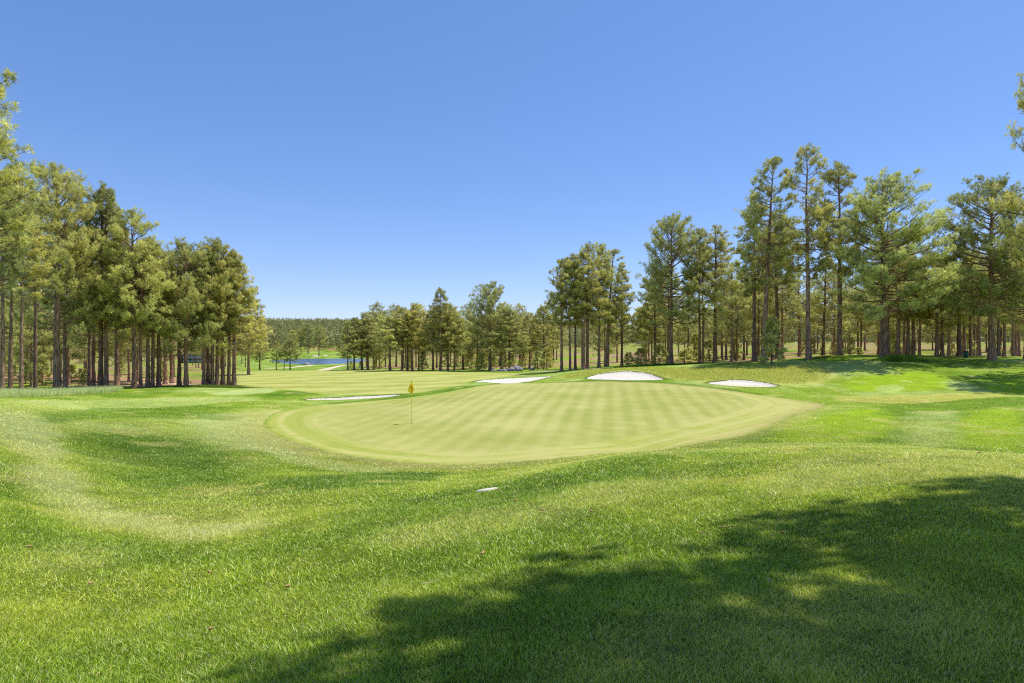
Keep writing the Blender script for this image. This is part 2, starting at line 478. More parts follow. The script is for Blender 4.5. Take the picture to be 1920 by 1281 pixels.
M_WHITE = simple('white trim', (.75, .75, .73), .7, (5., .08))
M_ROOF = simple('dark shingle roof', (.06, .05, .05), .9, (5., .3))
m, nt, b = mat_new('window glass'); b.inputs['Base Color'].default_value = (.25, .42, .6, 1); b.inputs['Roughness'].default_value = .12; M_GLASS = m
n1 = N(nt, 'ShaderNodeTexNoise', Scale=.8); c = mulcol(nt, N(nt, 'ShaderNodeRGB').outputs[0], n1.outputs[0], .8, 1.1)
nt.nodes['RGB'].outputs[0].default_value = (.25, .42, .6, 1); nt.links.new(c, b.inputs['Base Color'])
m, nt, b = mat_new('lake water')
b.inputs['Base Color'].default_value = (.06, .11, .20, 1); b.inputs['Roughness'].default_value = .22
tc = N(nt, 'ShaderNodeTexCoord'); n1 = N(nt, 'ShaderNodeTexNoise', Scale=1.3, Detail=4.0)
mp = N(nt, 'ShaderNodeMapping'); mp.inputs['Scale'].default_value = (.35, 1, 1)
nt.links.new(tc.outputs['Object'], mp.inputs[0]); nt.links.new(mp.outputs[0], n1.inputs['Vector'])
bp = N(nt, 'ShaderNodeBump', Strength=.9, Distance=.25); nt.links.new(n1.outputs[0], bp.inputs['Height']); nt.links.new(bp.outputs[0], b.inputs['Normal'])
M_LAKE = m

def leafy(name, trans=.35, rand=.25, gain=1.0):
    m, nt, b = mat_new(name)
    at = N(nt, 'ShaderNodeAttribute', attribute_name='Col'); oi = N(nt, 'ShaderNodeObjectInfo')
    mr = N(nt, 'ShaderNodeMapRange'); mr.inputs[3].default_value = gain*(1-rand); mr.inputs[4].default_value = gain*(1+rand)
    nt.links.new(oi.outputs['Random'], mr.inputs[0])
    vm = N(nt, 'ShaderNodeVectorMath', operation='SCALE'); nt.links.new(at.outputs['Color'], vm.inputs[0]); nt.links.new(mr.outputs[0], vm.inputs['Scale'])
    if rand > 0:
        ml = N(nt, 'ShaderNodeMath', operation='MULTIPLY'); ml.inputs[1].default_value = 7.31; fr = N(nt, 'ShaderNodeMath', operation='FRACT')
        nt.links.new(oi.outputs['Random'], ml.inputs[0]); nt.links.new(ml.outputs[0], fr.inputs[0])
        cr = N(nt, 'ShaderNodeValToRGB'); cr.color_ramp.elements[0].color = (.92, .98, 1.0, 1); cr.color_ramp.elements[1].color = (1.05, 1.0, .90, 1)
        nt.links.new(fr.outputs[0], cr.inputs[0])
        v2 = N(nt, 'ShaderNodeVectorMath', operation='MULTIPLY'); nt.links.new(vm.outputs[0], v2.inputs[0]); nt.links.new(cr.outputs[0], v2.inputs[1]); vm = v2
    d = N(nt, 'ShaderNodeBsdfDiffuse'); t = N(nt, 'ShaderNodeBsdfTranslucent'); mx = N(nt, 'ShaderNodeMixShader'); mx.inputs[0].default_value = trans
    g = N(nt, 'ShaderNodeBsdfGlossy', Roughness=.45); mx2 = N(nt, 'ShaderNodeMixShader'); mx2.inputs[0].default_value = .04
    g.inputs['Color'].default_value = (1, 1, 1, 1)
    nt.links.new(vm.outputs[0], d.inputs['Color']); nt.links.new(vm.outputs[0], t.inputs['Color'])
    nt.links.new(d.outputs[0], mx.inputs[1]); nt.links.new(t.outputs[0], mx.inputs[2])
    nt.links.new(mx.outputs[0], mx2.inputs[1]); nt.links.new(g.outputs[0], mx2.inputs[2])
    nt.links.new(mx2.outputs[0], nt.nodes['Material Output'].inputs[0])
    return m
M_NEEDLE = leafy('pine needles', .38, .16, 1.0)
M_BLADE = leafy('grass blades', .40, 0.0, 1.0)

m, nt, b = mat_new('ponderosa bark')
tc = N(nt, 'ShaderNodeTexCoord'); mp = N(nt, 'ShaderNodeMapping'); mp.inputs['Scale'].default_value = (4, 4, .8)
nt.links.new(tc.outputs['Object'], mp.inputs[0])
n1 = N(nt, 'ShaderNodeTexNoise', Scale=2.2, Detail=7.0, Roughness=.75); nt.links.new(mp.outputs[0], n1.inputs['Vector'])
cr = N(nt, 'ShaderNodeValToRGB'); nt.links.new(n1.outputs[0], cr.inputs[0])
cr.color_ramp.elements[0].position = .36; cr.color_ramp.elements[0].color = (*srgb(64,45,38), 1)
cr.color_ramp.elements[1].position = .66; cr.color_ramp.elements[1].color = (*srgb(202,162,138), 1)
oi = N(nt, 'ShaderNodeObjectInfo'); c = mulcol(nt, cr.outputs[0], oi.outputs['Random'], .75, 1.15)
nt.links.new(c, b.inputs['Base Color']); b.inputs['Roughness'].default_value = .95; b.inputs['Specular IOR Level'].default_value = .1
bp = N(nt, 'ShaderNodeBump', Strength=.8, Distance=.06); nt.links.new(n1.outputs[0], bp.inputs['Height']); nt.links.new(bp.outputs[0], b.inputs['Normal'])
M_BARK = m

m, nt, b = mat_new('translucent flag cloth')
tc = N(nt, 'ShaderNodeTexCoord'); n1 = N(nt, 'ShaderNodeTexNoise', Scale=14.0); nt.links.new(tc.outputs['Object'], n1.inputs['Vector'])
rgb = N(nt, 'ShaderNodeRGB'); rgb.outputs[0].default_value = (.95, .76, .05, 1); c = mulcol(nt, rgb.outputs[0], n1.outputs[0], .9, 1.0)
d = N(nt, 'ShaderNodeBsdfDiffuse'); t = N(nt, 'ShaderNodeBsdfTranslucent'); mx = N(nt, 'ShaderNodeMixShader'); mx.inputs[0].default_value = .5
nt.links.new(c, d.inputs[0]); nt.links.new(c, t.inputs[0]); nt.links.new(d.outputs[0], mx.inputs[1]); nt.links.new(t.outputs[0], mx.inputs[2]); nt.links.new(mx.outputs[0], nt.nodes['Material Output'].inputs[0])
M_YEL2 = m

# ------------------------------------------------------------------ setting objects
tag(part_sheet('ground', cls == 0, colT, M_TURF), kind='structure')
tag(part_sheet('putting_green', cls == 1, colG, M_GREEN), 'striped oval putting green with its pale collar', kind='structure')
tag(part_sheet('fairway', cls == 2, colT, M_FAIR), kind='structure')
for i in range(4):
    if (cls == 20+i).any():
        tag(part_sheet('path', cls == 20+i, colT, M_PATH), kind='structure')
for i, (b_, lab) in enumerate(BUNK):
    if (cls == 10+i).any():
        tag(part_sheet('sand_bunker', cls == 10+i, colT, M_SAND), lab, 'bunker', 'white sand bunkers around the course')
# lake sheet
lk = [(505,262),(540,252),(580,250),(625,250),(670,262),(690,310),(680,360),(640,388),(590,388),(545,380),(515,350),(500,300)]
lv = [((px-CX)/F*Y, Y, LAKE_Z) for px, Y in lk]
me = new_mesh('lake', lv, list(range(len(lv))), len(lv)); tag(link('lake', me, M_LAKE), kind='structure')

# ------------------------------------------------------------------ tube builder
class Tubes:
    def __init__(s): s.v = []; s.f = []; s.n = 0
    def add(s, pts, rad, sides=5, cap=True, ph=0.0):
        pts = np.asarray(pts, float); k = len(pts)
        d = np.gradient(pts, axis=0); d /= np.linalg.norm(d, axis=1)[:, None]+1e-9
        ref = np.array([0, 0, 1.]) if abs(d[0, 2]) < .8 else np.array([1., 0, 0])
        a = np.cross(d, ref); a /= np.linalg.norm(a, axis=1)[:, None]+1e-9
        b2 = np.cross(d, a)
        ang = np.arange(sides)*2*pi/sides+ph
        rad = np.asarray(rad, float)
        if rad.ndim == 1: rad = np.repeat(rad[:, None], sides, 1)
        ring = pts[:, None]+rad[..., None]*(a[:, None]*np.cos(ang)[None, :, None]+b2[:, None]*np.sin(ang)[None, :, None])
        s.v.append(ring.reshape(-1, 3))
        i = np.arange(k-1)[:, None]*sides; j = np.arange(sides)[None]; j2 = (j+1) % sides
        q = np.stack([i+j, i+j2, i+sides+j2, i+sides+j], -1).reshape(-1, 4)+s.n
        s.f.append(q); s.n += k*sides
    def mesh(s, name):
        return new_mesh(name, np.concatenate(s.v), np.concatenate(s.f), 4, smooth=True)

def unit(n, r):
    v = r.normal(size=(n, 3)); return v/np.linalg.norm(v, axis=1)[:, None]

G_LIGHT = srgb(255,248,154); G_MID = srgb(208,202,106); G_DARK = srgb(66,72,34); G_BLUE = srgb(184,192,140)

def needles(cent, dirs, tone, per, L, w, r):
    """per needle bundles around each tuft centre: thin pointed leaves"""
    n = len(cent)
    c = np.repeat(cent, per, 0); d = np.repeat(dirs, per, 0); tn = np.repeat(tone, per, 0)
    m = len(c)
    nd = d*.75+unit(m, r)*1.0; nd[:, 2] += .12
    nd /= np.linalg.norm(nd, axis=1)[:, None]+1e-9
    side = np.cross(nd, unit(m, r)); side /= np.linalg.norm(side, axis=1)[:, None]+1e-9
    Ls = L*r.uniform(.65, 1.15, m)[:, None]
    st = c+d*r.uniform(-.6, .5, m)[:, None]*L*.6
    a = st+side*w*.5; b2 = st-side*w*.5; t = st+nd*Ls
    # bundle bulges in the middle: use a kite of two triangles as one quad
    mid1 = st+nd*Ls*.45+side*w*.5; mid2 = st+nd*Ls*.45-side*w*.5
    v = np.stack([st, mid1, t, mid2], 1).reshape(-1, 3)
    f = np.arange(m*4).reshape(m, 4)
    col = tn*r.uniform(.78, 1.22, m)[:, None]
    col4 = np.repeat(col, 4, 0)
    return v, f, col4

def make_pine(seed, H, cb, R, shape='round', limbs=60, twig=5, per=14, L=.26, w=.030, tr=.28, lean=(0, 0), gaps=.0, tint=0., tuft=1.0, dead=9, puff=1.0):
    """returns meshes trunk, branches, crown of a ponderosa pine"""
    r = np.random.default_rng(seed)
    T = Tubes(); B = T
    k = 16
    zz = np.concatenate([[-.35, 0, .25, .7], np.linspace(1.5, H*.985, k-4)])
    bend = np.cumsum(r.normal(0, .035, (k, 2)), 0)*(H/15)
    ax = np.zeros((k, 3)); ax[:, 2] = zz
    fr = np.clip(zz/H, 0, 1)
    ax[:, 0] = bend[:, 0]*fr+lean[0]*fr**1.15*H; ax[:, 1] = bend[:, 1]*fr+lean[1]*fr**1.15*H
    rad = tr*(1-fr)**.72*1.0+.015
    rad = rad*(1+.55*np.exp(-np.maximum(zz, 0)/.35))
    sides = 12
    rr_ = rad[:, None]*(1+.09*r.normal(size=(k, sides)))
    T.add(ax, rr_, sides)
    def axis(z): return np.array([np.interp(z, zz, ax[:, 0]), np.interp(z, zz, ax[:, 1]), z])
    def prof(t):
        if shape == 'round': return (.72+.28*min(1, t*4))*max(.02, 1-t**2.3)**.62+.05
        if shape == 'cone': return (1.0-.88*t**1.15)*min(1, .6+t*4)
        if shape == 'slim': return (.70+.30*min(1, t*3))*max(.02, 1-t**2.3)**.72+.06
        return 1-.6*t
    cc = []; dd = []; tt = []
    az = r.uniform(0, 6.28)
    side_bias = r.uniform(0, 6.28)
    for i in range(limbs):
        t = ((i+r.uniform(0, 1))/limbs)**.92
        z = H*(cb+(1-cb)*t*.985)
        az += 2.4+r.normal(0, .35)
        if gaps and fbm(np.array([t*6.+seed]), np.array([az % 6.28]), seed, 2)[0] < gaps: continue
        ln = max(.25, R*prof(t)*r.uniform(.78, 1.10)*(1+.14*cos(az-side_bias)))
        up = -.04+(.70 if shape != 'round' else .72)*t**1.15+r.normal(0, .16)
        if t < .15: up -= .12
        base = axis(z)
        npt = 6
        s = np.linspace(0, 1, npt)
        hz_ = ln*(s*cos(up))
        vz = ln*(s*sin(up)+.20*s**2*(1-t*.4)-.05*np.sin(s*pi)*(1-t))
        wig = np.cumsum(r.normal(0, .05, npt))*ln*.25*s
        pts = np.stack([base[0]+hz_*cos(az)-wig*sin(az), base[1]+hz_*sin(az)+wig*cos(az), base[2]+vz], 1)
        lr = (.012+.013*ln)*(tr/.28)**.5
        B.add(pts, lr*(1-s)**.8+.007, 5)
        nt_ = max(3, int(twig*.62*ln*r.uniform(.85, 1.15)))
        for j in range(nt_):
            q = r.uniform(.16, 1.0)**.70 if j else 1.0
            p0 = np.array([np.interp(q, s, pts[:, c_]) for c_ in range(3)])
            sg = r.choice([-1, 1])
            ta = az+sg*r.uniform(.35, 1.15)*(1 if q < .97 else .2)
            tl = (.16+.34*ln*(1-q*.75))*r.uniform(.6, 1.2)
            tu = up*.5+r.uniform(.0, .65)
            d = np.array([cos(ta)*cos(tu), sin(ta)*cos(tu), sin(tu)])
            p1 = p0+d*tl*.6; p2 = p0+d*tl+np.array([0, 0, tl*.18])
            B.add([p0, p1, p2], [.012, .008, .004], 3)
            npf = max(1, int(round(tl*2.0)))
            for kf in range(npf):
                e = 1-kf/npf*.8
                pc = p0+(p2-p0)*e+np.array([0, 0, r.normal(0.03, .10)])
                pr = r.uniform(.15, .27)*puff
                nf = int(r.integers(5, 9)*tuft)
                off = unit(nf, r)*np.array([1.05, 1.05, .95])
                tw = r.normal(0, .13)
                for o3 in off:
                    c = pc+o3*pr*r.uniform(.5, 1.0)
                    cc.append(c); dd.append(o3*.8+np.array([0, 0, .35])+d*.3)
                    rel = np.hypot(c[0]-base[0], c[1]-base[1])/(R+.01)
                    tt.append(np.clip(.16+.40*rel+.20*t+.20*o3[2]+tw+r.normal(0, .10), 0, 1))  # tuft tops paler, undersides and core darker: light and shade put into the tone
    # top leader
    for q in range(22):
        c = axis(H*(.93+.075*q/22))+r.normal(0, .20, 3)*(1.3-q/22); cc.append(c); dd.append(np.array([0, 0, 1.])+r.normal(0, .4, 3)); tt.append(.7)
    # dead snags below the crown
    for q in range(dead):
        z = H*r.uniform(max(.10, cb*.35), cb*1.02); a2 = r.uniform(0, 6.28); l2 = r.uniform(.4, 1.5)
        b0 = axis(z); s = np.linspace(0, 1, 4)
        pts = np.stack([b0[0]+l2*s*cos(a2), b0[1]+l2*s*sin(a2), b0[2]-.25*l2*s**2+.05*r.normal(size=4)*s], 1)
        B.add(pts, .022*(1-s)+.005, 4)
    cc = np.array(cc); dd = np.array(dd); tt = np.array(tt)[:, None]
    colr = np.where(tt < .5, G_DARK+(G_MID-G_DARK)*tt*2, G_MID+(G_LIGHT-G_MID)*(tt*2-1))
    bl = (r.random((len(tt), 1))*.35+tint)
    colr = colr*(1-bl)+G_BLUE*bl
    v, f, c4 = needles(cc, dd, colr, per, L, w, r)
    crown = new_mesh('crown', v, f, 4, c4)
    return dict(trunk=T.mesh('trunk'), crown=crown, H=H, R=R, ntuft=len(cc))

TPL = {}
def tpl(kind, i): return TPL[kind][i % len(TPL[kind])]
# tall, high-crowned veterans
NP = dict(per=13, L=.22, w=.030)
TPL['tall'] = [make_pine(101+i, 20, .36+.03*i, 3.0, 'slim', limbs=92, twig=7.4, tr=.25, gaps=.36, tint=.05, **NP) for i in range(4)]
TPL['tall_lean'] = [make_pine(131, 20, .38, 2.9, 'slim', limbs=90, twig=7.4, tr=.25, gaps=.36, tint=.05, lean=(.028, 0), **NP),
                    make_pine(132, 18, .40, 2.9, 'slim', limbs=82, twig=7.4, tr=.25, gaps=.36, tint=.05, lean=(-.05, 0), **NP)]
# broad spreading trees standing in the open
TPL['broad'] = [make_pine(151+i, 16, .27, 5.0, 'round', limbs=130, twig=5.2, tr=.32, gaps=.31, tint=.10, puff=1.15, **NP) for i in range(3)]
# dense trees of the groves
TPL['grove'] = [make_pine(171+i, 15, .42-.02*i, 3.0, ['slim', 'round', 'slim', 'slim', 'round'][i], limbs=84, twig=7.0, tr=.21, gaps=.33, **NP) for i in range(6-1)]
TPL['dense'] = [make_pine(191+i, 15, .26, 3.6, 'cone' if i < 2 else 'slim', limbs=100, twig=6.0, tr=.21, gaps=.28, **NP) for i in range(3)]
TPL['slender'] = [make_pine(211+i, 17, .50, 2.1, 'slim', limbs=64, twig=7.4, tr=.15, gaps=.34, **NP) for i in range(3)]
# farther trees: coarser bundles
TPL['far'] = [make_pine(231+i, 13, .20+.05*i, 3.1, ['slim', 'cone', 'round', 'slim', 'round', 'slim'][i], limbs=58, twig=5.0, per=7, L=.34, w=.065, tr=.18, gaps=.20, tint=.15, dead=4, puff=1.35, tuft=.8, lean=([0, .04, -.03, 0, .02, -.05][i], 0)) for i in range(6)]
TPL['shade'] = [make_pine(261+i, 20, .50, 5.6, 'round', limbs=120, twig=5.4, per=9, L=.30, w=.085, tr=.34, gaps=.22, dead=0, puff=1.6) for i in range(2)]
TPL['young'] = [make_pine(251+i, 4, .06, 1.1, 'cone', limbs=34, twig=9, tr=.05, gaps=.05, dead=0, puff=.7, **NP) for i in range(3)]
print("TUFTS", {k: [t["ntuft"] for t in v] for k, v in TPL.items()})

def plant(kind, i, px, Y, top=None, hw=None, label='', group=None, name='pine_tree', cat='pine tree', H=None, x=None, leanable=True, detail=True, rot=None):
    t = tpl(kind, i)
    X = (px-CX)/F*Y if x is None else x
    z = hz(X, Y)
    if H is None: H = EYE+(HY-top)/F*Y-z
    s = H/t['H']
    wx = s if hw is None else hw*(1.0 if kind in ('young', 'tall', 'tall_lean') else .95)/F*Y/t['R']
    e = bpy.data.objects.new(name, None); COL.objects.link(e)
    e.location = (X, Y, z-.02)
    # a leaning tree keeps its lean in the template's own direction
    e.rotation_euler = (0, 0, (random.uniform(0, 6.28) if kind != 'tall_lean' else random.uniform(-.4, .4)) if rot is None else rot)
    e.scale = (wx, wx, s)
    e['label'] = label; e['category'] = cat
    if group: e['group'] = group
    link('trunk', t['trunk'], M_BARK, e)
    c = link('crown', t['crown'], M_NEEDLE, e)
    return e

# ------------------------------------------------------------------ the pines one can tell apart: (kind, variant, column, distance, top row, crown half width px, label)
LG = 'pines of the left grove'; MG = 'pines of the middle grove behind the fairway'; RG = 'pines on the bank right of the green'
TREES = [
 # left grove, nearest first
 ('grove',0,-84,25,66,132,'nearest pine at the left frame edge, only its bright branch ends reaching into the sky',LG),
 ('grove',1,-6,35,262,62,'tall dark green pine cut by the left frame edge, above the slender trunks',LG),
 ('slender',0,4,41,330,48,'leftmost slim grey trunk of the left grove, right at the frame edge',LG),
 ('slender',1,19,42,352,46,'slim scaly pinkish trunk second from the left frame edge',LG),
 ('slender',2,40,42,392,44,'slim straight pine between the scaly trunk and the leaning one at far left',LG),
 ('slender',0,66,45,372,46,'slim pine leaning right, just left of the thick grey trunk',LG),
 ('broad',0,107,50,332,92,'broad pine on the thickest smooth grey trunk at the corner of the left grove',LG),
 ('slender',1,122,54,425,44,'thin reddish brown pine tight behind the thick grey trunk',LG),
 ('slender',2,168,56,430,46,'thin pine with curved dark trunk and bare side twigs, left of the twin trunks',LG),
 ('grove',2,189,54,364,62,'brown left twin of two tight trunks in the left grove',LG),
 ('dense',0,199,54,357,66,'twin trunk pale grey at its foot, right beside its brown twin in the left grove',LG),
 ('grove',3,219,60,425,54,'small brown trunk right behind the twin trunks',LG),
 ('grove',4,252,53,404,58,'dark pine first right of the gap beside the twin trunks',LG),
 ('slender',0,264,54,470,40,'thin companion trunk touching the dark pine right of the gap',LG),
 ('grove',0,277,56,456,50,'pine second right of the gap, trunk leaning slightly left',LG),
 ('grove',1,286,56,466,46,'forked looking brown trunk in the middle of the left grove',LG),
 ('grove',2,298,57,470,50,'pale brown trunk right of the forked looking one in the left grove',LG),
 ('slender',2,310,66,500,44,'thin trunk standing farther back in the middle of the left grove',LG),
 ('slender',1,322,68,505,44,'thin trunk farther back, just left of the dark tapered one',LG),
 ('grove',3,336,60,474,50,'very dark tapered trunk beside the pale leaning one in the left grove',LG),
 ('broad',1,349,58,468,66,'pale mottled trunk leaning right with a full crown, centre right of the left grove',LG),
 ('grove',4,382,60,482,48,'trunk tilted left alone in the bright gap of the left grove',LG),
 ('slender',0,390,61,480,44,'grey trunk first of the tight row of five at the end of the left grove',LG),
 ('grove',0,398,60,470,50,'dark trunk second of the tight row of five at the end of the left grove',LG),
 ('grove',1,407,61,457,52,'rough brown trunk in the middle of the tight row of five',LG),
 ('grove',3,418,62,466,52,'dark straight trunk fourth of the tight row at the end of the left grove',LG),
 ('slender',2,429,63,492,44,'slim grey trunk second from the right end of the left grove',LG),
 ('dense',1,439,62,478,66,'rightmost trunk of the left grove with long boughs over the fairway',LG),
 ('dense',2,466,100,560,42,'shorter bushy pine behind the right end of the left grove',LG),
 # small trees over the dip left of the lake
 ('dense',0,487,130,628,24,'small pine leftmost of the row on the fairway crest before the lake',None),
 ('dense',1,518,132,640,15,'small light green pine in front of the lake, second of the crest row',None),
 ('slender',1,533,132,645,12,'small thin pine between two others on the fairway crest',None),
 ('dense',2,544,130,636,19,'small dark pine rightmost of the crest row left of the lake',None),
 ('broad',2,598,395,612,15,'lone pine with bare trunk on the far shore of the lake',None),
 ('broad',0,578,440,609,16,'dark round pine beyond the far bunkers, left of the lone bare trunk',None),
 ('grove',2,564,445,616,12,'slimmer pine left of the dark round one beyond the lake',None),
 ('grove',3,549,430,620,11,'leftmost of the separate pines beyond the lake',None),
 # middle grove
 ('dense',1,652,118,604,26,'low pine on a thin trunk at the left end of the middle grove',MG),
 ('dense',0,664,120,598,32,'dark double stemmed looking pine at the left end of the middle grove',MG),
 ('grove',1,679,122,590,26,'narrow pine third from the left end of the middle grove',MG),
 ('dense',2,690,120,612,34,'bright bushy pine fourth from the left end of the middle grove',MG),
 ('grove',4,701,124,588,26,'tall pine over the bright bushy one in the middle grove',MG),
 ('grove',2,731,112,594,36,'round headed pine on a single clear trunk in the middle grove',MG),
 ('grove',0,754,113,580,30,'pine on a pale trunk right of the clear single one',MG),
 ('grove',3,764,116,584,24,'tight pair left pine in the middle grove',MG),
 ('grove',1,773,114,573,30,'dark trunked pine of the tight pair in the middle grove',MG),
 ('slender',0,785,118,572,24,'slim pine just before the tall pointed one of the middle grove',MG),
 ('dense',0,812,117,580,34,'stocky pine at the left foot of the tall pointed one',MG),
 ('dense',1,826,113,545,42,'tall pointed dense pine, peak of the middle grove',MG),
 ('grove',4,840,115,572,30,'pine leaning against the right flank of the tall pointed one',MG),
 ('dense',2,852,114,588,34,'pale bushy pine descending right of the tall pointed one',MG),
 ('grove',2,868,122,612,30,'lower pine in the notch between the two peaks of the middle grove',MG),
 ('dense',0,895,118,606,34,'short bushy pine left of the thick dark trunk in the middle grove',MG),
 ('broad',2,919,110,537,46,'open crowned pine on a thick dark trunk, second peak of the middle grove',MG),
 ('dense',1,955,108,583,46,'rounded yellowish dense pine right of the second peak',MG),
 ('grove',3,940,114,570,30,'grey green pine between the second peak and the yellowish one',MG),
 ('dense',2,993,115,590,34,'bushy pine on a thin dark trunk with open lawn behind it',MG),
 ('dense',0,1020,110,575,40,'bushy pine next to the slim cluster at the right end of the middle grove',MG),
 ('young',0,902,106,664,9,'small young pine before the thick dark trunk of the middle grove','young pines at the wood edge'),
 ('young',1,948,104,668,9,'small young pine beside the lilac grey rocks','young pines at the wood edge'),
 ('young',2,1008,100,660,12,'young pine right of the open lawn gap in the middle grove','young pines at the wood edge'),
 ('young',0,1025,98,655,14,'bushy young pine left of the slim cluster','young pines at the wood edge'),
 # slim cluster
 ('grove',0,1053,80,492,36,'leftmost of the slim cluster behind the domed bunker',RG),
 ('slender',1,1069,80,494,30,'reddish leaning trunk second of the slim cluster',RG),
 ('grove',2,1079,81,482,34,'dark trunk third of the slim cluster',RG),
 ('slender',2,1095,79,478,30,'thin trunk fourth of the slim cluster, rising beside the tallest',RG),
 ('tall',1,1101,80,461,38,'tallest dark pine in the middle of the slim cluster',RG),
 ('grove',4,1123,83,464,38,'straight pine with red brown foot right of the tallest of the cluster',RG),
 ('tall_lean',0,1138,85,471,40,'red trunked pine leaning right at the end of the slim cluster',RG),
 ('dense',1,1166,87,506,40,'spreading pine with drooping dark boughs right of the leaning red trunk',RG),
 ('slender',0,1092,95,560,30,'grey thin trunk behind the slim cluster',RG),
 # right of it
 ('dense',2,1228,86,520,42,'lower pine with dark boughs left of the big round topped one',RG),
 ('broad',0,1258,75,419,64,'big round topped pine on a thick red brown trunk behind the domed bunker',RG),
 ('slender',1,1252,82,500,30,'thin trunk hidden tight behind the big round topped pine',RG),
 ('slender',2,1312,75,434,34,'narrow spire of a pine between two wider ones',RG),
 ('slender',0,1318,79,470,30,'thin trunk close behind the narrow spire',RG),
 ('tall',0,1341,77,427,46,'straight dark pine right of the narrow spire',RG),
 ('tall',2,1415,67,380,46,'dark straight pine left of the leaning giant on the bank',RG),
 ('tall_lean',0,1433,62,303,52,'pale trunked giant leaning right on the bank, second highest crown',RG),
 ('tall',3,1458,68,400,44,'red brown trunk between the two giants of the bank',RG),
 ('tall',1,1516,60,279,52,'highest pine of all with a bare pale swelling foot',RG),
 ('tall',2,1574,62,312,56,'thick grey trunked pine right of the highest one',RG),
 ('broad',1,1657,57,348,98,'wide spreading pine over the dark grass tuft on the bank',RG),
 ('slender',1,1664,64,440,44,'pale trunk tight behind the wide spreading pine',RG),
 ('grove',1,1684,66,470,50,'light grey trunk right of the wide spreading pine',RG),
 ('slender',2,1695,72,520,36,'thin dark trunk right of the light grey one',RG),
 ('grove',3,1702,66,490,46,'dark trunk in shade, left of a touching pair on the lawn edge',RG),
 ('grove',0,1712,67,500,44,'reddish trunk of the touching pair on the lawn edge',RG),
 ('slender',1,1724,69,520,34,'slightly tilted thin trunk right of the touching pair',RG),
 ('slender',0,1756,64,480,40,'slim red brown trunk left of the thick one at the lawn edge',RG),
 ('dense',0,1767,64,482,56,'thick flaring trunk with a light green crown in the gap of the bank',RG),
 ('grove',2,1798,64,470,50,'thick brown trunk left of the green bin',RG),
 ('slender',2,1808,68,500,38,'thin trunk directly behind the green bin',RG),
 ('slender',0,1820,66,500,38,'dark slim trunk right of the green bin',RG),
 ('slender',1,1836,72,510,38,'small trunk leaning left, between the bin and the wide dark pine',RG),
 ('broad',2,1860,57,348,94,'wide dark pine with crooked open boughs near the right edge',RG),
 ('slender',2,1872,70,500,36,'short looking dark trunk just right of the wide dark pine',RG),
 ('grove',4,1883,64,470,40,'whitish grey trunk right of the wide dark pine',RG),
 ('slender',0,1900,72,500,36,'thin dark trunk second from the right frame edge',RG),
 ('broad',0,1924,58,440,58,'thick purple brown trunk cut by the right frame edge',RG),
 ('broad',0,2026,47,90,124,'near pine outside the right edge whose twigs reach into the sky',RG),
 ('young',1,1447,57,602,22,'airy bright young pine at the foot of the pale leaning giant','young pines at the wood edge'),
 ('young',2,1202,84,655,16,'bushy young pine left of the big round topped one','young pines at the wood edge'),
 ('young',0,1237,82,650,18,'bushy young pine touching the big round topped one','young pines at the wood edge'),
 ('young',1,1283,86,658,18,'bushy young pine right of the big round topped one','young pines at the wood edge'),
 ('young',2,1306,90,628,18,'taller young pine behind the narrow spire','young pines at the wood edge'),
 ('young',0,1330,92,640,18,'young pine between the narrow spire and the straight dark pine','young pines at the wood edge'),
 ('young',1,1178,92,662,12,'low young pine under the drooping dark boughs','young pines at the wood edge'),
 ('young',2,1610,75,652,10,'small young pine between the grey trunk and the wide spreading one','young pines at the wood edge'),
]
for k, i, px, Y, top, hw, lab, grp in TREES:
    plant(k, i, px, Y, top, hw, lab, grp, name='young_pine' if k == 'young' else 'pine_tree', cat='young pine' if k == 'young' else 'pine tree')

# two pines behind the viewpoint throw the shade over the near lawn
SG = 'pines beside and behind the viewpoint'
plant('shade', 0, 0, 4.15, x=11.1, H=20, rot=.6, label='pine right beside the viewpoint shading the near lawn', group=SG)
plant('shade', 1, 0, 4.0, x=16.9, H=20.5, rot=2.1, label='pine farther right of the viewpoint shading the lawn edge', group=SG)
plant('shade', 1, 0, 2.6, x=8.2, H=19, rot=4.0, label='pine right behind the viewpoint shading the near lawn', group=SG)

for k_, (x_, y_, r_) in enumerate([(-5, -9, .3), (3, -11, 1.2), (12, -6, 2.2), (21, -1, 3.1), (-13, -6, 5.0)]):  # unseen pines added to block sky light and deepen the near shade
    plant('shade', k_, 0, y_, x=x_, H=19+k_*.6, rot=r_, label='unseen pine added behind the viewpoint to block sky light', group='unseen pines added to block sky light behind the viewpoint')

# woods farther back, one by one
placed = [((px-CX)/F*Y, Y) for _, _, px, Y, *_ in TREES]
def scatter(count, px0, px1, Y0, Y1, label, group, h0=9, h1=13, mind=2.6, tries=4000, kind='far'):
    r = random.Random(hash(label) if False else len(label)*77+count)
    c = 0
    for _ in range(tries):
        if c >= count: break
        px = r.uniform(px0, px1); Y = math.exp(r.uniform(math.log(Y0), math.log(Y1))); X = (px-CX)/F*Y
        if any((X-a)**2+(Y-b)**2 < mind**2 for a, b in placed): continue
        placed.append((X, Y))
        plant(kind, r.randrange(6), px, Y, H=r.uniform(h0, h1), label=label, group=group, name='pine_tree' if kind == 'far' else 'young_pine', cat='pine tree' if kind == 'far' else 'young pine'); c += 1
scatter(66, 1200, 2050, 80, 160, 'distant slim pine of the wood behind the bank right of the green', 'distant pines behind the right bank', 9, 14, 3.6)
scatter(14, 1360, 2050, 72, 90, 'slim pine of the second row just behind the bank', 'second row pines behind the right bank', 8, 12, 3.5)
scatter(12, 1120, 1420, 90, 130, 'slim pine seen between the cluster and the round topped pine', 'pines in the gap behind the domed bunker', 9, 12, 3.5)
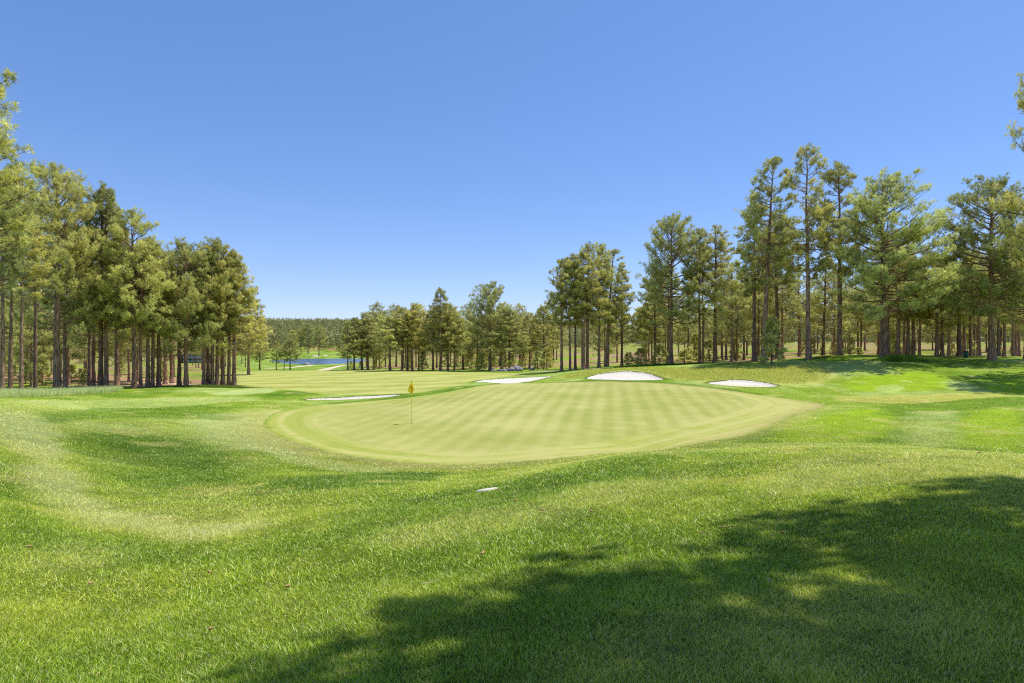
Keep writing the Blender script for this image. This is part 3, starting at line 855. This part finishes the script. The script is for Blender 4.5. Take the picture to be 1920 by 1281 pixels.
scatter(50, -140, 345, 62, 140, 'distant pine of the wood behind the left grove', 'distant pines behind the left grove', 8, 14, 3.2)
scatter(12, 345, 470, 140, 230, 'small distant pine at the far edge of the fairway behind the left grove', 'far pines beyond the fairway', 9, 12, 5)
scatter(30, 660, 1060, 128, 185, 'small pine deep in the middle grove', 'back row pines of the middle grove', 11, 15.5, 4.0)

scatter(26, 655, 1045, 116, 150, 'low young pine in the undergrowth of the middle grove', 'undergrowth pines of the middle grove', 1.6, 4.2, 1.5, 4000, 'young')
scatter(22, 1290, 1900, 76, 120, 'low young pine far back under the trees of the right bank', 'undergrowth pines behind the right bank', 1.2, 3.4, 1.5, 4000, 'young')
scatter(12, 0, 330, 62, 100, 'low young pine back in the shade of the left grove', 'undergrowth pines of the left grove', 1.2, 3.2, 1.5, 4000, 'young')

# ------------------------------------------------------------------ wooded hill: nobody could count it
def hill_wood():
    r = np.random.default_rng(55)
    V = []; Fc = []; Cc = []
    def region(n, px0, px1, Y0, Y1):
        px = r.uniform(px0, px1, n); Y = np.sqrt(r.uniform(Y0**2, Y1**2, n)); return (px-CX)/F*Y, Y
    X1, Y1 = region(6500, 430, 1120, 480, 1350)
    X2, Y2 = region(2600, -300, 430, 260, 1100)
    X3, Y3 = region(3000, 1120, 2300, 165, 800); X5, Y5 = region(260, 1330, 2200, 120, 175); X6, Y6 = region(260, -250, 330, 120, 260)
    X4, Y4 = region(500, 700, 1120, 200, 480)
    X = np.concatenate([X1, X2, X3, X4, X5, X6]); Y = np.concatenate([Y1, Y2, Y3, Y4, Y5, Y6]); n = len(X)
    Z = base_height(X, Y)
    H = r.uniform(8, 15, n)*(1+.35*(Y > 900)*r.random(n)); R = H*r.uniform(.20, .28, n); per = 60
    t = r.beta(1.3, 1.3, (n, per)); a = r.uniform(0, 2*pi, (n, per)); q = r.uniform(.45, 1, (n, per))
    pr = (1-.75*t**1.6)*R[:, None]*q
    c = np.stack([X[:, None]+pr*np.cos(a), Y[:, None]+pr*np.sin(a), Z[:, None]+H[:, None]*(.22+.78*t)], -1).reshape(-1, 3)
    m = len(c); s = (r.uniform(.55, 1.1, m)*np.repeat(np.clip(Y/500, .45, 1.0), per))[:, None]
    u = unit(m, r); v = np.cross(u, unit(m, r)); v /= np.linalg.norm(v, axis=1)[:, None]
    vert = np.stack([c+u*s, c-u*.5*s+v*.8*s, c-u*.5*s-v*.8*s], 1).reshape(-1, 3)
    tone = (.62+.5*t)*r.uniform(.7, 1.2, (n, per))*r.uniform(.75, 1.15, (n, 1))
    base = srgb(170,172,108)
    col = np.repeat((tone.reshape(-1, 1)*base[None]), 3, 0)
    me = new_mesh('hill_wood', vert, np.arange(m*3), 3, col)
    o = link('hill_wood', me, M_NEEDLE)
    tag(o, 'dense pine forest covering the low hill on the horizon', 'forest', kind='stuff')
hill_wood()

# ------------------------------------------------------------------ grass blades
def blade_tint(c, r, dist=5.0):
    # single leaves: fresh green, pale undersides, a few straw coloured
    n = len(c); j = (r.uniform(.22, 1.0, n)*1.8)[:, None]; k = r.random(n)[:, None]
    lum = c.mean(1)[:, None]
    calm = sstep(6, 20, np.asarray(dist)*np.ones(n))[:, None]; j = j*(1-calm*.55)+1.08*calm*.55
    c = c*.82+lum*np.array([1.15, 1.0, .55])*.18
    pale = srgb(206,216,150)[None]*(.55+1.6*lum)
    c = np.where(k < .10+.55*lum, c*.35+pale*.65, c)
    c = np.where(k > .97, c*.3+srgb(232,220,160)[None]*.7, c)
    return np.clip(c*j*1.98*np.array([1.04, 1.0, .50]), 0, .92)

def blades(name, X, Y, h, w, cols, lab, cat, lean=.7, bend=True):
    n = len(X); r = np.random.default_rng(99+n)
    Z = height(X, Y)
    b0 = np.stack([X, Y, Z-.004], -1)
    az = r.uniform(0, 2*pi, n); ln = np.abs(r.normal(0, lean, n))*h
    tip = b0+np.stack([np.cos(az)*ln, np.sin(az)*ln, h*r.uniform(.75, 1.1, n)], -1)
    a2 = az+pi/2+r.normal(0, .8, n)
    sd = np.stack([np.cos(a2), np.sin(a2), np.zeros(n)], -1)*w[:, None]*.5
    v = np.stack([b0-sd, b0+sd, tip], 1).reshape(-1, 3)
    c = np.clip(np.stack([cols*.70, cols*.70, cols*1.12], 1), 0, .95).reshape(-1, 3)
    me = new_mesh(name, v, np.arange(n*3), 3, c)
    o = link(name, me, M_BLADE); tag(o, lab, cat, kind='stuff'); return o

def wedge(n, Y0, Y1, spread=1.08):
    Yv = np.sqrt(rng.uniform(Y0**2, Y1**2, n)); Xv = rng.uniform(-spread, spread, n)*Yv; return Xv, Yv
Xs, Ys, Hs, Ws = [], [], [], []
for n_, Y0, Y1, h_, w_ in ((370000, 1.6, 5.0, .028, .0060), (345000, 5.0, 9.0, .030, .0090), (310000, 9.0, 15.0, .031, .014), (260000, 15.0, 27.0, .030, .024), (180000, 27.0, 46.0, .030, .040)):
    x_, y_ = wedge(n_, Y0, Y1); Xs.append(x_); Ys.append(y_)
    Hs.append(h_*rng.uniform(.6, 1.25, n_)); Ws.append(w_*rng.uniform(.7, 1.3, n_))
X = np.concatenate(Xs); Y = np.concatenate(Ys); Hh = np.concatenate(Hs); Ww = np.concatenate(Ws)
keep = (poly_sdf(X, Y, COLLAR, 2.) > rng.exponential(.22, len(X))-.12) & (poly_sdf(X, Y, BARE, 1.) > 0)
X, Y, Hh, Ww = X[keep], Y[keep], Hh[keep], Ww[keep]
cols = turf(X, Y)
rd_ = np.hypot(X, Y)
cl_ = fbm(X*2.2, Y*2.2, 171, 3); cl2_ = fbm(X*7.0, Y*7.0, 181, 2)
cols = blade_tint(cols, rng, rd_)*np.clip(.62+.52*cl_+.26*cl2_, .5, 1.3)[:, None]
Hh = Hh*(.65+.75*cl_)*(1+.5*(rng.random(len(X)) < .02))
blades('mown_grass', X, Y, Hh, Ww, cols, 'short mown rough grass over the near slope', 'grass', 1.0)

# tall pale grass in front of the left grove, fescue on the mound, tufts on the bank
def in_poly(poly, n):
    lo = poly.min(0); hi = poly.max(0)
    x = rng.uniform(lo[0], hi[0], n); y = rng.uniform(lo[1], hi[1], n)
    k = poly_sdf(x, y, poly, 1.) < 0
    return x[k], y[k]
x, y = in_poly(TALL_L, 90000)
c = mix(np.broadcast_to(srgb(176,196,112), (len(x), 3)).copy(), srgb(214,210,150), rng.random(len(x))*.8)*rng.uniform(1.0, 1.9, (len(x), 1))
blades('tall_grass', x, y, rng.uniform(.18, .48, len(x)), rng.uniform(.02, .035, len(x)), c, 'pale uncut tall grass along the foot of the left grove', 'tall grass', .45)
x, y = in_poly(NATIVE, 130000)
k = (bunker_sdf(x, y) > .20) & (poly_sdf(x, y, NATIVE, 1.) < -rng.exponential(.7, len(x))); x, y = x[k], y[k]
c = mix(np.broadcast_to(C_NATIVE, (len(x), 3)).copy(), C_BRIGHT, rng.random(len(x))*.55)*rng.uniform(.8, 1.9, (len(x), 1))
blades('fescue_grass', x, y, rng.uniform(.06, .20, len(x)), rng.uniform(.018, .035, len(x)), c, 'yellowish rough fescue on the mound above the bunkers', 'rough grass', .7)
def tuft_patch(px, Y, rx, ry, n, h, lab, colr):
    X0 = (px-CX)/F*Y
    x = X0+rng.normal(0, rx*.5, n); y = Y+rng.normal(0, ry*.5, n)
    c = np.broadcast_to(colr, (n, 3))*rng.uniform(.5, 1.3, (n, 1))
    fall = np.exp(-((x-X0)/rx)**2-((y-Y)/ry)**2)
    o = blades('grass_clump', x, y, h*(.35+.65*fall)*rng.uniform(.6, 1.1, n), rng.uniform(.018, .03, n), c, lab, 'grass clump', .5)
    return o
tuft_patch(1690, 55.5, 2.0, 1.2, 5000, .75, 'dark long grass clump at the foot of the wide spreading pine', C_DARK)
tuft_patch(400, 57.6, 4.2, .9, 7000, .32, 'fringe of long grass along the feet of the tight row of five trunks', C_ROUGH*.9)
tuft_patch(1560, 60.5, 3.2, 1.0, 4500, .32, 'uncut grass fringe between the highest pine and its grey neighbour', C_ROUGH*.9)
tuft_patch(1240, 73, 7.0, 1.2, 7000, .35, 'dark uncut grass under the big round topped pine', C_DARK)

# ------------------------------------------------------------------ flagsticks
def flagstick(px, Y, Hs_, fw, lab, flaglab, full=True):
    X0 = (px-CX)/F*Y; z = hz(X0, Y)
    e = bpy.data.objects.new('flagstick', None); COL.objects.link(e); e.location = (X0, Y, z)
    tag(e, lab, 'flagstick', None)
    T = Tubes(); T.add([(0, 0, -.12), (0, 0, .5), (0, 0, 1.2), (0, 0, Hs_)], [.0125, .0125, .0115, .0095], 10); o = link('pole', T.mesh('pole'), M_YEL, e)
    if full:
        T = Tubes(); T.add([(0, 0, Hs_-.0), (0, 0, Hs_+.03), (0, 0, Hs_+.045)], [.014, .014, .002], 10); link('finial', T.mesh('finial'), M_DARKM, e)
        T = Tubes()
        for q in (.12, .20): T.add([(0, 0, q), (0, 0, q+.012)], [.017, .017], 10)
        link('collar', T.mesh('collar'), M_DARKM, e)
        # cup: ring of liner and dark hole
        T = Tubes(); T.add([(0, 0, .006), (0, 0, .007), (0, 0, -.10)], [.060, .054, .054], 24); link('cup', T.mesh('cup'), M_HOLE, e)
    # flag hanging in folds round the pole top
    nu, nv = 26, 18
    v = []; cw = []
    for a in range(nu):
        for b_ in range(nv):
            u = a/(nu-1); w_ = b_/(nv-1)
            hang = w_                      # down the pole
            spread = fw*(.06+.94*math.sin(pi*min(1, hang*1.0)**1.25)**.8)*(.25+.75*u)
            fold = (sin(u*9+hang*3.0)*.05*(.3+u)+sin(u*17-hang*5)*.02)*math.sin(pi*hang)**.6
            side = 1 if u < .5 else -1
            x = sin(u*2*pi*1.0)*spread*.62+fold*.5
            y = -cos(u*2*pi*1.0)*spread*.5-fold
            zz_ = Hs_-.06-.60*hang-.05*u*sin(pi*hang)
            v.append((x, y, zz_))
    q = [(a*nv+b_, (a+1)*nv+b_, (a+1)*nv+b_+1, a*nv+b_+1) for a in range(nu-1) for b_ in range(nv-1)]
    me = new_mesh('flag', v, np.array(q), 4, smooth=True); o = link('flag', me, M_YEL2, e)
    if full:
        # faint dark print of the flag, lying on the cloth folds
        vv = np.array(v).reshape(nu, nv, 3); pv = []; pq = []
        for a in range(11, 16):
            for b_ in range(6, 12):
                if (a+b_) % 3 == 0: continue
                k0 = len(pv)
                nrm = np.cross(vv[a+1, b_]-vv[a, b_], vv[a, b_+1]-vv[a, b_]); nrm = nrm/(np.linalg.norm(nrm)+1e-9)*.003
                for (i2, j2) in ((a, b_), (a+1, b_), (a+1, b_+1), (a, b_+1)): pv.append(vv[i2, j2]+nrm)
                pq.append((k0, k0+1, k0+2, k0+3))
        link('emblem', new_mesh('emblem', np.array(pv), np.array(pq), 4), M_DARKM, o)
    return e
flagstick(772, 29.6, 2.13, .34, 'yellow flagstick with a limp yellow flag on the striped green', '')
flagstick(1643, 95, 2.2, .30, 'distant yellow flag seen left of the wide spreading pine on the bank', '', False)
flagstick(141.5, 92, 2.2, .25, 'distant yellow flag seen among the trunks of the left grove', '', False)

# ------------------------------------------------------------------ rocks, logs, bits on the lawn
def rock(px, Y, sx, sy, sz, lab, grp):
    X0 = (px-CX)/F*Y; r = np.random.default_rng(int(px*7))
    nu, nv = 18, 10; v = []
    for b_ in range(nv):
        ph = -pi/2*.4+(pi*.7)*b_/(nv-1)
        for a in range(nu):
            t_ = 2*pi*a/nu
            d = np.array([cos(ph)*cos(t_), cos(ph)*sin(t_), sin(ph)])
            k = .72+.55*noise2(np.array([d[0]*2.3+px]), np.array([d[1]*2.3+d[2]*3.1]), 5)[0]+r.normal(0, .03)
            v.append(d*k*np.array([sx, sy, sz]))
    q = [(b_*nu+a, b_*nu+(a+1) % nu, (b_+1)*nu+(a+1) % nu, (b_+1)*nu+a) for b_ in range(nv-1) for a in range(nu)]
    f = [list(x_) for x_ in q]+[[(nv-1)*nu+a for a in range(nu)]]
    flat = [i_ for g_ in f for i_ in g_]
    me = new_mesh('rock', v, flat, [len(g_) for g_ in f])
    o = link('rock', me, M_ROCK, None, (X0, Y, hz(X0, Y)+sz*.15)); tag(o, lab, 'rock', grp); o.rotation_euler.z = r.uniform(0, 6)
RK = 'rocks along the edge of the middle grove'
for px, Y, sx, sy, sz, lab in [
  (960,101,.9,.7,.55,'left half of the lilac grey rock heap at the edge of the middle grove'),
  (969,101.5,1.0,.8,.75,'highest boulder of the lilac grey rock heap'),
  (975,100.5,.7,.6,.5,'right end boulder of the lilac grey rock heap'),
  (946,102,.6,.5,.38,'low flat rock left of the lilac grey heap'),
  (938,102.5,.45,.4,.34,'small pinkish rock left of the heap'),
  (925,103,.5,.4,.36,'small rock near the thick dark trunk of the middle grove'),
  (998,101,.55,.5,.42,'lone dark rock right of the heap by the thin trunk'),
  (575,235,2.2,1.2,.7,'pale rocks on the shore left of the lake')]:
    rock(px, Y, sx, sy, sz, lab, RK)

def log(px, Y, L, rad, rz, lab):
    X0 = (px-CX)/F*Y; T = Tubes(); s = np.linspace(-.5, .5, 7)*L
    x = s*cos(rz); y = s*sin(rz)
    zz_ = height(X0+x, Y+y)+rad*.8; z0 = hz(X0, Y)
    T.add(np.stack([x, y, zz_-z0], 1), np.array([.6, 1, 1.05, .95, .9, .8, .5])*rad, 8)
    T.add([(x[3], y[3], zz_[3]-z0), (x[3]+.1, y[3]+.05, zz_[3]-z0+.45)], [.03, .012], 5)
    o = link('fallen_log', T.mesh('fallen_log'), M_LOG, None, (X0, Y, z0)); tag(o, lab, 'log', 'fallen logs in the left grove')
log(146, 55, 3.0, .14, .35, 'pinkish fallen log left of the twin trunks in the left grove')
log(118, 52.5, 1.4, .07, -.5, 'short broken bough at the foot of the thick grey trunk')
log(140, 78, 4.0, .13, .05, 'pale long log lying deeper in the left grove')

def twig(px, py, L, rz, lab, mat=None, rad=.006):
    X0, Y0 = unproject([(px, py)])[0]; r = np.random.default_rng(int(px))
    T = Tubes(); s = np.linspace(-.5, .5, 6)*L; x = s*cos(rz)+r.normal(0, .012, 6); y = s*sin(rz)+r.normal(0, .012, 6)
    z0 = hz(X0, Y0); zz_ = height(X0+x, Y0+y)-z0+.045
    T.add(np.stack([x, y, zz_], 1), np.linspace(1, .4, 6)*rad, 5)
    o = link('twig', T.mesh('twig'), mat or M_TWIG, None, (X0, Y0, z0)); tag(o, lab, 'twig', 'twigs on the near lawn')
twig(1321, 1007, .11, -.15, 'short pinkish twig lying at the edge of the near shade')
twig(1366, 996, .16, -.05, 'longer bent twig just behind the short pinkish one')
twig(812, 1100, .16, .5, 'thin straw coloured twig left of the shade edge on the near lawn', M_BLADE_DRY, .003)
twig(1441, 1098, .10, 1.4, 'pale upright straw in the middle of the near shade', M_BLADE_DRY, .003)

def cone(px, py, s, lab):
    X0, Y0 = unproject([(px, py)])[0]; r = np.random.default_rng(int(px+py))
    s = s*.75; T = Tubes()
    ax_ = np.array([cos(px), sin(px), .15])
    for k in range(6):
        t_ = (k/5-.5)*s; rd = s*.34*(1-(abs(k-2)/4)**2)
        c0 = ax_*t_
        T.add([c0-ax_*.2*s, c0, c0+ax_*.06*s], [rd*.4, rd, .0005], 7, ph=k)
    o = link('pine_cone', T.mesh('pine_cone'), M_CONE, None, (X0, Y0, hz(X0, Y0)+.045)); o['category'] = 'pine cone'
    o['label'] = lab; o['group'] = 'pine cones and bark chips on the lawn'
for px, py, s, lab in [
  (54,1032,.065,'brown pine cone alone on the lawn at the left edge'),
  (171,1101,.05,'small reddish chip low on the left lawn'),
  (392,1080,.05,'small reddish chip left of the bald straw streak'),
  (538,1109,.055,'orange chip below the bald straw streak'),
  (416,953,.05,'red chip on the dark turf of the hollow'),
  (918,914,.05,'reddish chip at the upper rim of the pale bare patch'),
  (934,922,.05,'reddish chip at the right tip of the pale bare patch'),
  (905,937,.05,'reddish chip just below the pale bare patch'),
  (967,945,.06,'brown chip right and below of the pale bare patch'),
  (1015,963,.06,'orange brown chip farther right and below of the pale bare patch'),
  (1044,910,.05,'tiny chip up right of the pale bare patch'),
  (906,1045,.055,'pale orange chip left of the upper shade tongue'),
  (1108,965,.05,'lone chip above the middle of the shade edge'),
  (1454,878,.05,'dark chip of the pair on the right lawn'),
  (1462,876,.05,'orange chip of the pair on the right lawn'),
  (1647,876,.06,'lone reddish chip before the right shade tongue'),
  (1835,853,.07,'dark red chip on the crest near the right edge'),
  (1469,1007,.05,'orange chip by the bent twigs'),
  (396,1190,.04,'small brown chip near the lower left corner')]:
    cone(px, py, s, lab)

# bare patch: thin slab of washed sand flush with the turf
def slab():
    c0 = BARE.mean(0); k = len(BARE)
    ring = BARE; v = []
    z = height(ring[:, 0], ring[:, 1])
    for s_, dz in ((1.0, .0), (.95, .022), (.55, .026)):
        q = c0+(ring-c0)*s_; zz_ = height(q[:, 0], q[:, 1])+dz
        v.append(np.stack([q[:, 0]-c0[0], q[:, 1]-c0[1], zz_-hz(*c0)], 1))
    v = np.concatenate(v+[np.array([[0, 0, .026]])])
    f = []
    for a in range(2):
        for i in range(k): f.append([a*k+i, a*k+(i+1) % k, (a+1)*k+(i+1) % k, (a+1)*k+i])
    for i in range(k): f.append([2*k+i, 2*k+(i+1) % k, 3*k])
    me = new_mesh('sand_patch', v, [j_ for g_ in f for j_ in g_], [len(g_) for g_ in f], smooth=True)
    o = link('sand_patch', me, M_SAND, None, (c0[0], c0[1], hz(*c0))); tag(o, 'small pale patch of sand in the middle of the near lawn', 'sand patch')
slab()

# ------------------------------------------------------------------ bin, rope stake, far house
def boxmesh(name, x0, x1, y0, y1, z0, z1, bev=.0):
    import bmesh
    bm = bmesh.new(); bmesh.ops.create_cube(bm, size=1)
    for v_ in bm.verts:
        v_.co.x = x0 if v_.co.x < 0 else x1; v_.co.y = y0 if v_.co.y < 0 else y1; v_.co.z = z0 if v_.co.z < 0 else z1
    if bev: bmesh.ops.bevel(bm, geom=bm.edges[:], offset=bev, segments=2, affect='EDGES')
    me = bpy.data.meshes.new(name); bm.to_mesh(me); bm.free(); return me
Yb = 60.; Xb = (1811-CX)/F*Yb; zb = hz(Xb, Yb)
e = bpy.data.objects.new('litter_bin', None); COL.objects.link(e); e.location = (Xb, Yb, zb); tag(e, 'small dark green bin on the lawn edge between slim trunks', 'bin')
T = Tubes(); T.add([(0, 0, 0), (0, 0, .02), (0, 0, .3), (0, 0, .62)], [.17, .18, .19, .20], 20); link('body', T.mesh('body'), M_BIN, e)
T = Tubes(); T.add([(0, 0, .62), (0, 0, .65), (0, 0, .70), (0, 0, .72)], [.215, .215, .15, .02], 20); link('lid', T.mesh('lid'), M_DARKM, e)

Yp = 64.; Xp = (357.5-CX)/F*Yp; zp = hz(Xp, Yp)
e = bpy.data.objects.new('path_stake', None); COL.objects.link(e); e.location = (Xp, Yp, zp); tag(e, 'short black stake on the fairway edge seen in the gap of the left grove', 'stake')
T = Tubes(); T.add([(0, 0, -.1), (0, 0, .36)], [.03, .03], 8); T.add([(0, 0, .36), (0, 0, .40)], [.03, .004], 8); link('post', T.mesh('post'), M_DARKM, e)
T = Tubes(); T.add([(-.01, 0, .27), (-.12, 0, .25), (-.24, 0, .28)], [.012, .012, .012], 6); link('hook', T.mesh('hook'), M_DARKM, e)

Yh = 250.; Xh = (361-CX)/F*Yh; zh = hz(Xh, Yh)
e = bpy.data.objects.new('club_house', None); COL.objects.link(e); e.location = (Xh, Yh, zh); e.scale = (.62, .62, .62); tag(e, 'brown two storey house with blue windows far behind the left grove', 'house')
link('wall', boxmesh('wall', -8, 8, 0, 9, -1, 5.4, .03), M_WALL, e)
import bmesh
bm = bmesh.new(); vs = [bm.verts.new(p_) for p_ in [(-8.8,-.8,5.4),(8.8,-.8,5.4),(8.8,9.8,5.4),(-8.8,9.8,5.4),(-6,4.5,8.0),(6,4.5,8.0)]]
for f_ in [(0,1,5,4),(1,2,5),(2,3,4,5),(3,0,4),(3,2,1,0)]: bm.faces.new([vs[i_] for i_ in f_])
me = bpy.data.meshes.new('roof'); bm.to_mesh(me); bm.free(); link('roof', me, M_ROOF, e)
link('balcony', boxmesh('balcony', -7.4, 7.4, -1.6, 0, 2.3, 2.6, .02), M_WALL, e)
for fz in (.3, 3.0):
    for xx in (-6.4, -3.8, -1.2, 1.4, 4.0):
        w_ = link('window', boxmesh('window', xx, xx+2.1, -.06, -.003, fz, fz+1.8, .01), M_WHITE, e)
        link('pane', boxmesh('pane', xx+.12, xx+1.98, -.10, -.062, fz+.12, fz+1.68), M_GLASS, w_)
for xx in (-7.2, -2.4, 2.4, 7.2):
    T = Tubes(); T.add([(xx, -1.5, -.5), (xx, -1.5, 2.3)], [.12, .12], 8); link('post', T.mesh('post'), M_WALL, e)

# ------------------------------------------------------------------ camera, sun, sky
cam = bpy.data.cameras.new('Camera'); co = bpy.data.objects.new('Camera', cam); COL.objects.link(co)
cam.sensor_width = 36; cam.lens = F/1920*36; cam.clip_end = 8000; cam.clip_start = .05
co.location = (0, 0, EYE); co.rotation_euler = (radians(90), 0, 0); cam.shift_y = (HY-640.5)/1920
scene.camera = co

SUNV = np.array([.36, .20, .91]); SUNV /= np.linalg.norm(SUNV)
elev = math.asin(SUNV[2]); azm = math.atan2(SUNV[0], SUNV[1])
sl = bpy.data.lights.new('Sun', 'SUN'); sl.energy = 5.0; sl.angle = radians(.53); sl.color = (1.0, .955, .87)
so = bpy.data.objects.new('Sun', sl); COL.objects.link(so)
from mathutils import Vector
so.rotation_euler = Vector(SUNV).to_track_quat('Z', 'Y').to_euler(); so.location = (30, 10, 80)
w = bpy.data.worlds.new('World'); scene.world = w; w.use_nodes = True
nt = w.node_tree; bg = nt.nodes['Background']
sky = nt.nodes.new('ShaderNodeTexSky'); sky.sky_type = 'NISHITA'; sky.sun_disc = False
sky.sun_elevation = elev; sky.sun_rotation = azm; sky.altitude = 2100; sky.air_density = 1.0; sky.dust_density = 1.5; sky.ozone_density = 1.3
hs = nt.nodes.new('ShaderNodeHueSaturation'); hs.inputs['Saturation'].default_value = 1.12
gm = nt.nodes.new('ShaderNodeGamma'); gm.inputs[1].default_value = .66
vm = nt.nodes.new('ShaderNodeVectorMath'); vm.operation = 'MULTIPLY'; vm.inputs[1].default_value = (1.07, 1.43, 2.07)
nt.links.new(sky.outputs[0], hs.inputs['Color']); nt.links.new(hs.outputs[0], gm.inputs[0]); nt.links.new(gm.outputs[0], vm.inputs[0])
tcw = nt.nodes.new('ShaderNodeTexCoord'); sp = nt.nodes.new('ShaderNodeSeparateXYZ'); nt.links.new(tcw.outputs['Generated'], sp.inputs[0])
def mth(op, a, b_):
    q = nt.nodes.new('ShaderNodeMath'); q.operation = op
    for k_, v_ in ((0, a), (1, b_)):
        if isinstance(v_, (int, float)): q.inputs[k_].default_value = v_
        elif v_ is not None: nt.links.new(v_, q.inputs[k_])
    return q.outputs[0]
zc = mth('MAXIMUM', sp.outputs['Z'], 0.0)
hf = mth('MULTIPLY', mth('EXPONENT', mth('MULTIPLY', zc, -13.0), None), .72)
mxs = nt.nodes.new('ShaderNodeMixRGB'); mxs.inputs[2].default_value = (6.2, 6.6, 7.4, 1)
nt.links.new(hf, mxs.inputs[0]); nt.links.new(vm.outputs[0], mxs.inputs[1]); nt.links.new(mxs.outputs[0], bg.inputs[0])
bg.inputs[1].default_value = .15
scene.view_settings.view_transform = 'Standard'; scene.view_settings.look = 'None'; scene.view_settings.exposure = 0; scene.view_settings.gamma = 1
scene.render.engine = 'CYCLES'
scene.cycles.max_bounces = 6; scene.cycles.diffuse_bounces = 3; scene.cycles.transmission_bounces = 4

scene.cycles.use_denoising = False
scene.cycles.pixel_filter_type = 'BLACKMAN_HARRIS'; scene.cycles.filter_width = 1.15
